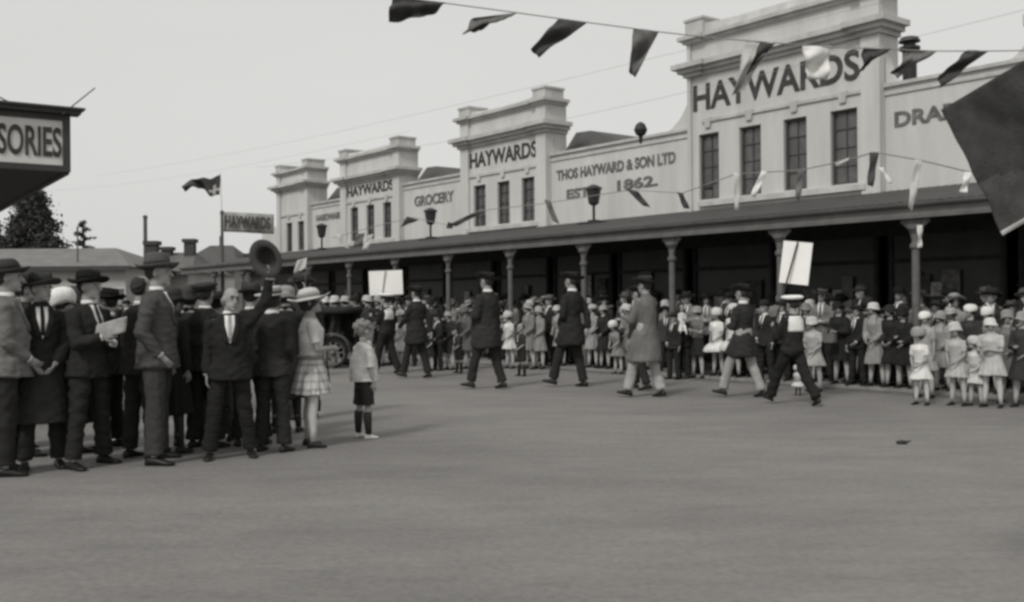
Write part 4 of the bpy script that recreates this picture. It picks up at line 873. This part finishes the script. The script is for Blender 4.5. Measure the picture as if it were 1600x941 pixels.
# ---- the marchers, striding away down the street
GM = 'marchers in the parade'
HD = 140
def placard(label, ph, px0, py0, px1, py1, dep, tiltp, vmid):
    """white board on a pole that runs from the bearer's hands up the board's middle"""
    c_ = wp((px0 + px1) / 2, (py0 + py1) / 2, dep); w = (px1 - px0) * dep / FPX; h = (py1 - py0) * dep / FPX
    rt = empty('placard', ph); tag(rt, label, 'placard', 'white placards carried on poles')
    f = (c_ - CAM).normalized(); yaw = Matrix.Rotation(tiltp[0], 3, 'Z'); f = yaw @ Vector((f.x, f.y, 0)).normalized(); xr = Vector((f.y, -f.x, 0)); z = Vector((0, 0, 1)); r2 = Matrix.Rotation(tiltp[1], 3, f); xr = r2 @ xr; z = r2 @ z
    bm = bmesh.new(); pts = [(c_ - ph) + xr * a * w / 2 + z * b_ * h / 2 + f * e for a in (-1, 1) for b_ in (-1, 1) for e in (-.008, .008)]; quads(bm, pts, BOXF); bmesh.ops.bevel(bm, geom=bm.edges[:], offset=.004, segments=1)
    build('board', bm, mat('placard_white', .86, .8, .04, 3), rt)
    bm = bmesh.new(); low_ = ph - z * .35; tube(bm, [low_ - ph - f * .03, (c_ + z * h * .48) - ph - f * .03], [.014, .013], 8); build('pole', bm, mat('pole_%d' % (vmid * 100), vmid, .8), rt)
pk = person('sailor suited boy in white cap carrying the far placard', 604, 584, 458, HD + 10, 'sailor', 'sailor', top=.02, low=.02, hatv=.75, band=.03, legs='step', arms=('pole', 'pole'), group=GM, child=.2)
placard('white placard on a thin pole above the far sailor boy', pk['hand'][1], 577, 423, 629, 461, (pk['hand'][1] - CAM).dot(FWD), (0, R(-2)), .3)
KW = dict(outfit='coat', hat='slouch', hatv=.03, band=.015, collar=True, shirt=False, group=GM, tie=None)
person('marcher in a dark tailed coat nearest the far placard', 652, 591, 446, HD, top=.028, low=.028, legs='walk', arms=('back', 'fwd'), hem=.66, **KW)
person('marcher in dark tailed coat, third walker from the left', 763, 608, 424, HD + 2, top=.035, low=.032, legs='walk', arms=('down', 'front'), hem=.62, **KW)
person('marcher in a black coat with a dark slouch hat at the middle of the file', 895, 605, 424, HD, top=.025, low=.03, legs=((-2, -12, 4), (22, 15, 4)), arms=('back', 'low'), hem=.64, **KW)
person('marcher in a pale grey flared frock coat and cream trousers', 1010, 621, 430, HD - 4, outfit='coat', hat='slouch', hatv=.04, shirt=False, group=GM, top=.15, low=.36, legs='walk', arms=('hold', 'hold'), hem=.52, stout=.25)
person('marcher in dark trousers mostly hidden beyond the pale frock coat', 1000, 609, 446, HD, top=.03, low=.03, legs='walk2', hem=.7, **KW)
person('marcher in a dark tailed coat and cream trousers, just left of the sailor', 1162, 621, 443, HD - 6, top=.035, low=.34, legs='walk3', arms=('down', 'front'), hem=.64, **KW)
ps = person('sailor boy with wide white collar striding under the near placard', 1240, 633, 461, HD - 24, 'sailor', 'sailor', top=.016, low=.015, hatv=.8, band=.02, legs='stride', arms=('pole', 'pole'), group=GM, child=.12, woman=False)
placard('white placard tilted on a dark pole above the near sailor', ps['hand'][-1], 1221, 378, 1266, 444, (ps['hand'][-1] - CAM).dot(FWD), (R(-12), R(7)), .03)

# ---- spectators along the kerb, written out for those the photograph shows plainly
GK = 'spectators lining the kerb'
ROAD = math.degrees(math.atan2(-N.y, -N.x))       # facing the road
def spec(label, x, yf, yt, kind, v, f=0, **k):
    base = dict(group=GK, look=(x * 7) % 61 - 30, nod=(x * 3) % 15 - 7, lean=(x * 5) % 13 - 3, tilt=(x * 11) % 17 - 8)
    K = {'man': dict(hat='fedora', hatv=.03, top=v, low=max(.02, v * .9), arms=(('down', 'low'), ('low', 'down'), ('pocket', 'down'), ('fold', 'fold'))[x % 4]),
         'bare': dict(hat=None, top=v, low=v, arms=('down', 'low')),
         'wcoat': dict(outfit='coatdress', hat='cloche', woman=True, top=v, low=v, hatv=min(.6, v * 1.2 + .05), arms=(('low', 'low'), ('front', 'low'))[x % 2], hem=.5),
         'wdress': dict(outfit='dress', hat='cloche', woman=True, top=v, low=v, hatv=min(.7, v * 1.2 + .1), arms=('low', 'down'), hem=.55),
         'girl': dict(outfit='dress', hat='bonnet', woman=True, child=.7, stout=(.2, .9, .5)[x % 3], top=v, low=v, hatv=.65, arms=('low', 'low'), hem=.62),
         'puff': dict(outfit='puff', hat='bonnet', woman=True, child=.45, top=v, low=v, hatv=.5, arms=('down', 'low'), hem=.64),
         'boy': dict(outfit='shorts', hat='cap', child=.7, top=v, low=.03, hatv=.05, arms=('down', 'low'))}[kind]
    base.update(K)
    if kind in ('girl', 'puff'): base['hatv'] = (.3, .5, .62, .42)[x % 4]
    base.update(k); return person(label, x, yf, yt, ROAD + f, **base)
spec('small girl in a white dress beside the far sailor boy', 627, 581, 484, 'girl', .55, hat='cloche')
spec('man in dark clothes just right of the first marcher', 684, 579, 488, 'man', .025)
spec('woman in dark coat and pale hat left of the man leaning with a white glove', 703, 578, 487, 'wcoat', .03, hatv=.3)
spec('child in dark coat with a pale bib in the dark huddle', 672, 580, 508, 'girl', .03, hatv=.2)
spec('woman in a mid grey coat reaching forward beside the second marcher', 733, 577, 476, 'wcoat', .12, arms=('reach', 'low'), lean=12, hatv=.15)
spec('boy in dark clothes crouched between the first two marchers', 717, 583, 510, 'boy', .04, lean=10)
spec('girl in a bright white dress right of the second marcher', 797, 576, 486, 'girl', .6, child=.4)
spec('boy in dark suit with white bib standing out on the road', 815, 588, 506, 'boy', .04, low=.03, hat=None)
spec('woman in a pale grey coat beside the third post', 828, 577, 473, 'wcoat', .2)
spec('woman in a light slim coat right of the pale grey coat', 843, 577, 478, 'wcoat', .26)
spec('tall man in dark coat and grey hat before the third marcher', 858, 575, 465, 'man', .03, hatv=.14)
spec('woman in a light dress just left of the middle marcher', 876, 577, 482, 'wdress', .3)
spec('woman in a light coat and round pale hat right of the middle marcher', 926, 579, 479, 'wcoat', .3, hat='bonnet')
spec('woman in a black coat with pale collar near the frock coat', 945, 581, 481, 'wcoat', .025, hatv=.3)
spec('child in a pale coat bending beside the frock coat', 966, 585, 500, 'girl', .22, lean=18)
spec('woman in a light hat and coat close behind the frock coat', 985, 583, 479, 'wcoat', .24, hatv=.5)
spec('man in dark suit right of the frock coat marcher', 1053, 593, 488, 'man', .02)
spec('man in black with a pale face left of the woman with the baby', 1068, 592, 482, 'man', .018, hat='bowler')
bw_ = spec('woman in pale clothes holding a baby on her arm', 1090, 592, 478, 'wdress', .15, low=.03, arms=('front', 'hold'))
spec('girl in a bright puffed party dress beside the woman with the baby', 1122, 592, 484, 'puff', .72)
spec('second girl in a bright puffed dress, half hidden by a marcher', 1147, 590, 474, 'puff', .6, hatv=.6)
spec('man in dark suit between the last marcher and the fourth post', 1197, 600, 468, 'man', .022, hat='bowler')
spec('man in black behind the near sailor', 1222, 600, 474, 'man', .02)
spec('child in a pale coat and round hat right of the near sailor', 1273, 612, 494, 'girl', .4, child=.4, hat='cloche')
spec('woman in a grey coat behind the pale coated child', 1262, 602, 478, 'wcoat', .12)
spec('toddler in a white frock low beside the near sailor', 1247, 618, 570, 'puff', .6, child=1.5, stout=1.6, hatv=.55, hem=.6, stock=STOCKD)
wb = spec('woman in a black coat clasping a handbag', 1315, 605, 475, 'wcoat', .016, hatv=.02, arms=('front', 'front'))
spec('man in a black suit with white shirt front left of the pale coated woman', 1340, 605, 478, 'man', .016)
spec('woman in a long pale coat and white cloche facing the road', 1370, 609, 477, 'wcoat', .27, hatv=.55, hem=.46)
spec('woman in dark coat left of the right hand post', 1396, 608, 478, 'wcoat', .02, hatv=.03)
spec('woman in black with a pale belt beside the right hand post', 1413, 610, 482, 'wcoat', .016, hatv=.02, belt=.4, hat='cloche')
spec('small girl in a white belted dress at the front of the right hand group', 1440, 633, 510, 'girl', .68, child=.7, stock=mat('white_stocking', .5, .8), belt=.5)
spec('girl in a large white hat behind the small belted girl', 1446, 622, 486, 'wdress', .35, hat='bonnet', hatv=.75)
spec('woman in a light coat between the two front girls', 1473, 613, 487, 'wcoat', .3, hatv=.3)
spec('girl in a light drop waisted dress, second in the right front row', 1497, 634, 502, 'girl', .42, child=.5, hat='cloche')
spec('smallest girl in a white frock in the right front row', 1525, 635, 524, 'girl', .55, child=.9, hatv=.5)
spec('woman in a wide pale cape coat in the right front row', 1551, 637, 496, 'wdress', .46, hat='cloche', hatv=.6, arms=('front', 'fold'), stout=1.3, stock=mat('white_stocking', .5, .8), hem=.62)
spec('woman in dark coat with a bright round hat, left of two', 1520, 616, 477, 'wcoat', .05, hat='bonnet', hatv=.72)
spec('woman in a bright round hat, right of two', 1546, 615, 478, 'wcoat', .2, hat='bonnet', hatv=.72)
spec('woman in dark coat and pale hat at the back of the right hand group', 1489, 607, 480, 'wcoat', .04, hatv=.4)
spec('man in dark clothes high at the back of the right hand group', 1462, 600, 468, 'man', .04, hatv=.06)
spec('woman in a mid grey coat near the right edge', 1577, 630, 483, 'wcoat', .16, hatv=.25)
spec('woman in dark coat cut by the right edge', 1599, 637, 486, 'wcoat', .05, hatv=.3)
spec('man in dark suit at the back close to the right edge', 1584, 606, 468, 'man', .03, hatv=.12)
# baby, handbag
hb = bw_['hand'][-1]
bb = person('baby in white with dark hair held by the woman in pale clothes', 0, 0, 0, ROAD + 50, 'coatdress', None, loc=hb + Vector((0, 0, -.10)) - N * .12 + U * .06, height=.56, woman=True, child=1.7, top=.6, low=.6, arms=('low', 'front'), legs=((50, 40, 8), (42, 30, 8)), group='children in the crowd', vox=.02, lean=-12, hem=.42, stock=LINEN, shoes=SHOEW, stout=.4)
ha = (wb['hand'][1] + wb['hand'][-1]) / 2
bm = bmesh.new(); box(bm, (-.11, -.04, -.15), (.11, .04, 0)); bmesh.ops.bevel(bm, geom=bm.edges[:], offset=.02, segments=2)
rt = tag(empty('handbag', ha - N * .05 + V3(0, 0, -.03), math.atan2(U.y, U.x)), 'grey leather handbag held by the woman in the black coat', 'handbag'); build('pouch', bm, mat('bag_leather', .12, .6, .2, 8), rt)
bm = bmesh.new(); tube(bm, [(-.1, 0, -.01), (-.07, 0, .07), (.07, 0, .07), (.1, 0, -.01)], [.008] * 4, 6); build('handle', bm, mat('bag_leather', .12), rt)
# ---- the rows behind
fr = random.Random(21); rows = []
for row, D0 in ((0, 15.35), (1, 15.95), (2, 16.6)):
    s = 6.6 + .2 * row
    while s < 29.5:
        rows.append((s, D0 + fr.uniform(-.15, .15), row)); s += fr.uniform(.36, .74) * (1 + .12 * row) * (1 + (s > 22) * .25)
names = {}
for s, D, row in rows:
    g = W(s, D, PATHZ); k = fr.random(); tone = fr.choice((.02, .025, .03, .04, .06)) if fr.random() < .56 else fr.choice((.12, .2, .3))
    kind = 'man' if k < .48 else 'woman' if k < .88 else 'boy'
    h = {'man': fr.uniform(1.50, 1.72), 'woman': fr.uniform(1.40, 1.58), 'boy': fr.uniform(1.1, 1.35)}[kind]
    tn = 'dark' if tone < .05 else 'grey' if tone < .15 else 'pale'
    ht = fr.choice((.02, .03, .1)) if kind == 'man' else fr.choice((.03, .12, .3, .5)); hn = 'dark' if ht < .05 else 'grey' if ht < .2 else 'pale'
    d_ = {'man': 'man in %s suit and %s hat', 'woman': 'woman in %s coat and %s hat', 'boy': 'boy in %s jacket and %s cap'}[kind] % (tn, hn)
    bayi = int((s - 6.2) // 2.6)
    names.setdefault((d_, row, bayi), []).append((s, D, h, tone, ht, kind))
BN = ['rightmost', 'second', 'third', 'fourth', 'fifth', 'sixth', 'seventh', 'eighth', 'ninth', 'tenth']
RN = ['second row', 'third row', 'back row']
for (d_, row, bayi), L_ in names.items():
    L_.sort(key=lambda q: q[0])
    for i, (s, D, h, tone, ht, kind) in enumerate(L_):
        sfx = '' if len(L_) == 1 else ' (%s one)' % ('right', 'left', 'farthest left', 'last')[i]
        lb = '%s, %s, %s opening%s' % (d_, RN[row], BN[bayi] + (' from right' if bayi else ''), sfx)
        kw = dict(group='people crowded behind the front row under the verandah', vox=.022, look=fr.uniform(-30, 30), nod=fr.uniform(-6, 8), lean=fr.uniform(-4, 16), tilt=fr.uniform(-9, 9))
        if kind == 'man': kw.update(hat=fr.choice(('fedora', 'fedora', 'bowler', 'boater' if ht > .08 else 'fedora', 'homburg')), top=tone, low=.03, arms=fr.choice((('down', 'low'), ('fold', 'fold'), ('pocket', 'down'))), tie=.03)
        elif kind == 'woman': kw.update(outfit=fr.choice(('coatdress', 'dress')), hat=fr.choice(('cloche', 'cloche', 'bonnet', 'brim')), woman=True, top=tone, low=tone, arms=fr.choice((('low', 'low'), ('front', 'low'), ('fold', 'fold'))), stock=fr.choice((STOCK, STOCKD)))
        else: kw.update(outfit='suit', hat='cap', child=.6, top=tone, low=.03)
        person(lb, 0, 0, 0, ROAD + fr.uniform(-35, 35), hatv=ht, band=.02, loc=W(s, D, PATHZ), height=h, **kw)
# ---- distant people down the street, left
GD = 'distant onlookers down the street'
for i, (x, yf, yt, v, hv, lab) in enumerate(((188, 545, 470, .02, .3, 'distant figure in black seen between the reader and the tall man'), (199, 548, 476, .03, .02, 'distant man in black beside the tall man'), (178, 540, 474, .05, .2, 'distant grey figure left of the black pair'),
        (276, 560, 466, .02, .03, 'distant man behind the tall man'), (524, 574, 483, .04, .5, 'distant person in pale hat over the car'), (508, 572, 484, .1, .6, 'distant woman in pale hat behind the car'), (540, 570, 486, .05, .4, 'distant woman beside the car bonnet'),
        (455, 590, 468, .03, .05, 'man in dark behind the straw hatted woman'), (575, 574, 486, .05, .45, 'woman in pale hat beyond the small boy'), (592, 572, 490, .03, .3, 'woman in dark left of the far sailor boy'), (612, 570, 486, .03, .03, 'man in dark right behind the far sailor boy'), (640, 572, 482, .02, .03, 'man in black behind the first marcher'), (556, 572, 484, .03, .03, 'man in black hat beyond the boy'))):
    person(lab, x, yf, yt, ROAD + (i * 47) % 90 - 45, *(('coatdress', 'cloche') if hv > .15 else ('suit', 'fedora')), woman=hv > .15, top=v, low=v, hatv=hv, group=GD, vox=.024, height=1.68)

# ================================================================== THE PARKED CAR
cp = gnd(521, 576); car = tag(empty('touring_car', cp, R(-8)), 'dark open touring car with a pale side band behind the girl', 'car')
CB = mat('car_paint', .04, .3, .2, 3, spec=.5); CT = mat('tyre', .02, .9); CW = mat('wheel_wood', .16, .6); CP = mat('car_band', .33, .5); CH = mat('canvas_hood', .03, .9)
def cbox(a, b, mi=0, bv=.04, bm=None):
    bm = bm or bmesh.new(); box(bm, a, b, mi); bmesh.ops.bevel(bm, geom=bm.edges[:], offset=bv, segments=2); return bm
Lc = -3.0   # the car runs from its rear axle at x = 0 back to the left
bm = bmesh.new(); loft(bm, [(Lc / 2 - .3, .75, .55, 1.25, .62), (Lc / 2 - .3, .75, .75, 1.42, .72), (Lc / 2 - .3, .75, 1.12, 1.42, .74), (Lc / 2 - .3, .75, 1.18, 1.40, .72)], 28, sq=.35); build('body', bm, CB, car, True)
bm = bmesh.new(); loft(bm, [(Lc / 2 - .3, .75, 1.181, 1.43, .75), (Lc / 2 - .3, .75, 1.245, 1.42, .74)], 28, sq=.35); build('side_band', bm, CP, car, True)
for wx in (0, Lc):
    for wy in (0, 1.5):
        bm = bmesh.new(); n = 28; rr = []
        for k in range(n + 1):
            a = 6.283 * k / n; rr.append(Vector((wx + .31 * math.cos(a), wy, .36 + .31 * math.sin(a))))
        tube(bm, rr, [.05] * (n + 1), 8, caps=False); w_ = build('wheel', bm, CT, car, True)
        bm = bmesh.new()
        for k in range(10): a = 6.283 * k / 10; tube(bm, [(wx, wy, .36), (wx + .27 * math.cos(a), wy, .36 + .27 * math.sin(a))], [.022, .016], 6, caps=False)
        tube(bm, [(wx, wy - .06, .36), (wx, wy + .06, .36)], [.06, .06], 10); n = 20
        tube(bm, [Vector((wx + .265 * math.cos(6.283 * k / n), wy, .36 + .265 * math.sin(6.283 * k / n))) for k in range(n + 1)], [.018] * (n + 1), 6, caps=False); build('rim', bm, CW, w_, True)
        bm = bmesh.new(); g_ = []
        for k in range(13):
            a = math.pi * (.02 + .96 * k / 12); g_.append([bm.verts.new((wx + q * math.cos(a), wy + yy, .38 + q * math.sin(a))) for q, yy in ((.42, -.13), (.45, 0), (.42, .13), (.40, .13), (.40, -.13))])
        for X, Y in zip(g_, g_[1:]):
            for k in range(5): bm.faces.new((X[k], X[(k + 1) % 5], Y[(k + 1) % 5], Y[k]))
        build('mudguard', bm, CB, car, True)
build('running_board', cbox((Lc + .42, -.12, .38), (-.42, .12, .42), bv=.01), CB, car)
bm = bmesh.new(); loft(bm, [(-.15, .75, 1.25, .5, .68), (-.1, .75, 1.32, .52, .7), (-.1, .75, 1.42, .45, .68)], 20, sq=.5); build('folded_hood', bm, CH, car, True)
bm = bmesh.new(); tube(bm, [(-2.0, .15, 1.2), (-2.0, .15, 1.72), (-2.0, 1.35, 1.72), (-2.0, 1.35, 1.2)], [.02] * 4, 6); box(bm, (-2.005, .17, 1.25), (-1.995, 1.33, 1.70), 1); build('windscreen', bm, [CB, mat('clear_glass', .3, .1, spec=.5)], car)
# pebble on the road at the right, faint white line at the left
bm = bmesh.new(); g = gnd(1409, 694); ball(bm, (g.x, g.y, .015), (.06, .04, .025)); tube(bm, [g + V3(.04, 0, .02), g + V3(.10, .02, .03)], [.012, .006], 6); tag(build('road_litter', bm, DARK), 'small dark scrap lying on the open road', 'scrap')
g = gnd(185, 688); bm = bmesh.new(); quads(bm, [g + V3(-.18, -.05, .004), g + V3(.16, .0, .004), g + V3(.2, .07, .004), g + V3(-.14, .05, .004)], [(0, 1, 2, 3)]); tag(build('paper_scrap', bm, LINEN), 'flat scrap of white paper on the road by the tall man', 'paper')

bpy.data.scenes.remove(TMP)
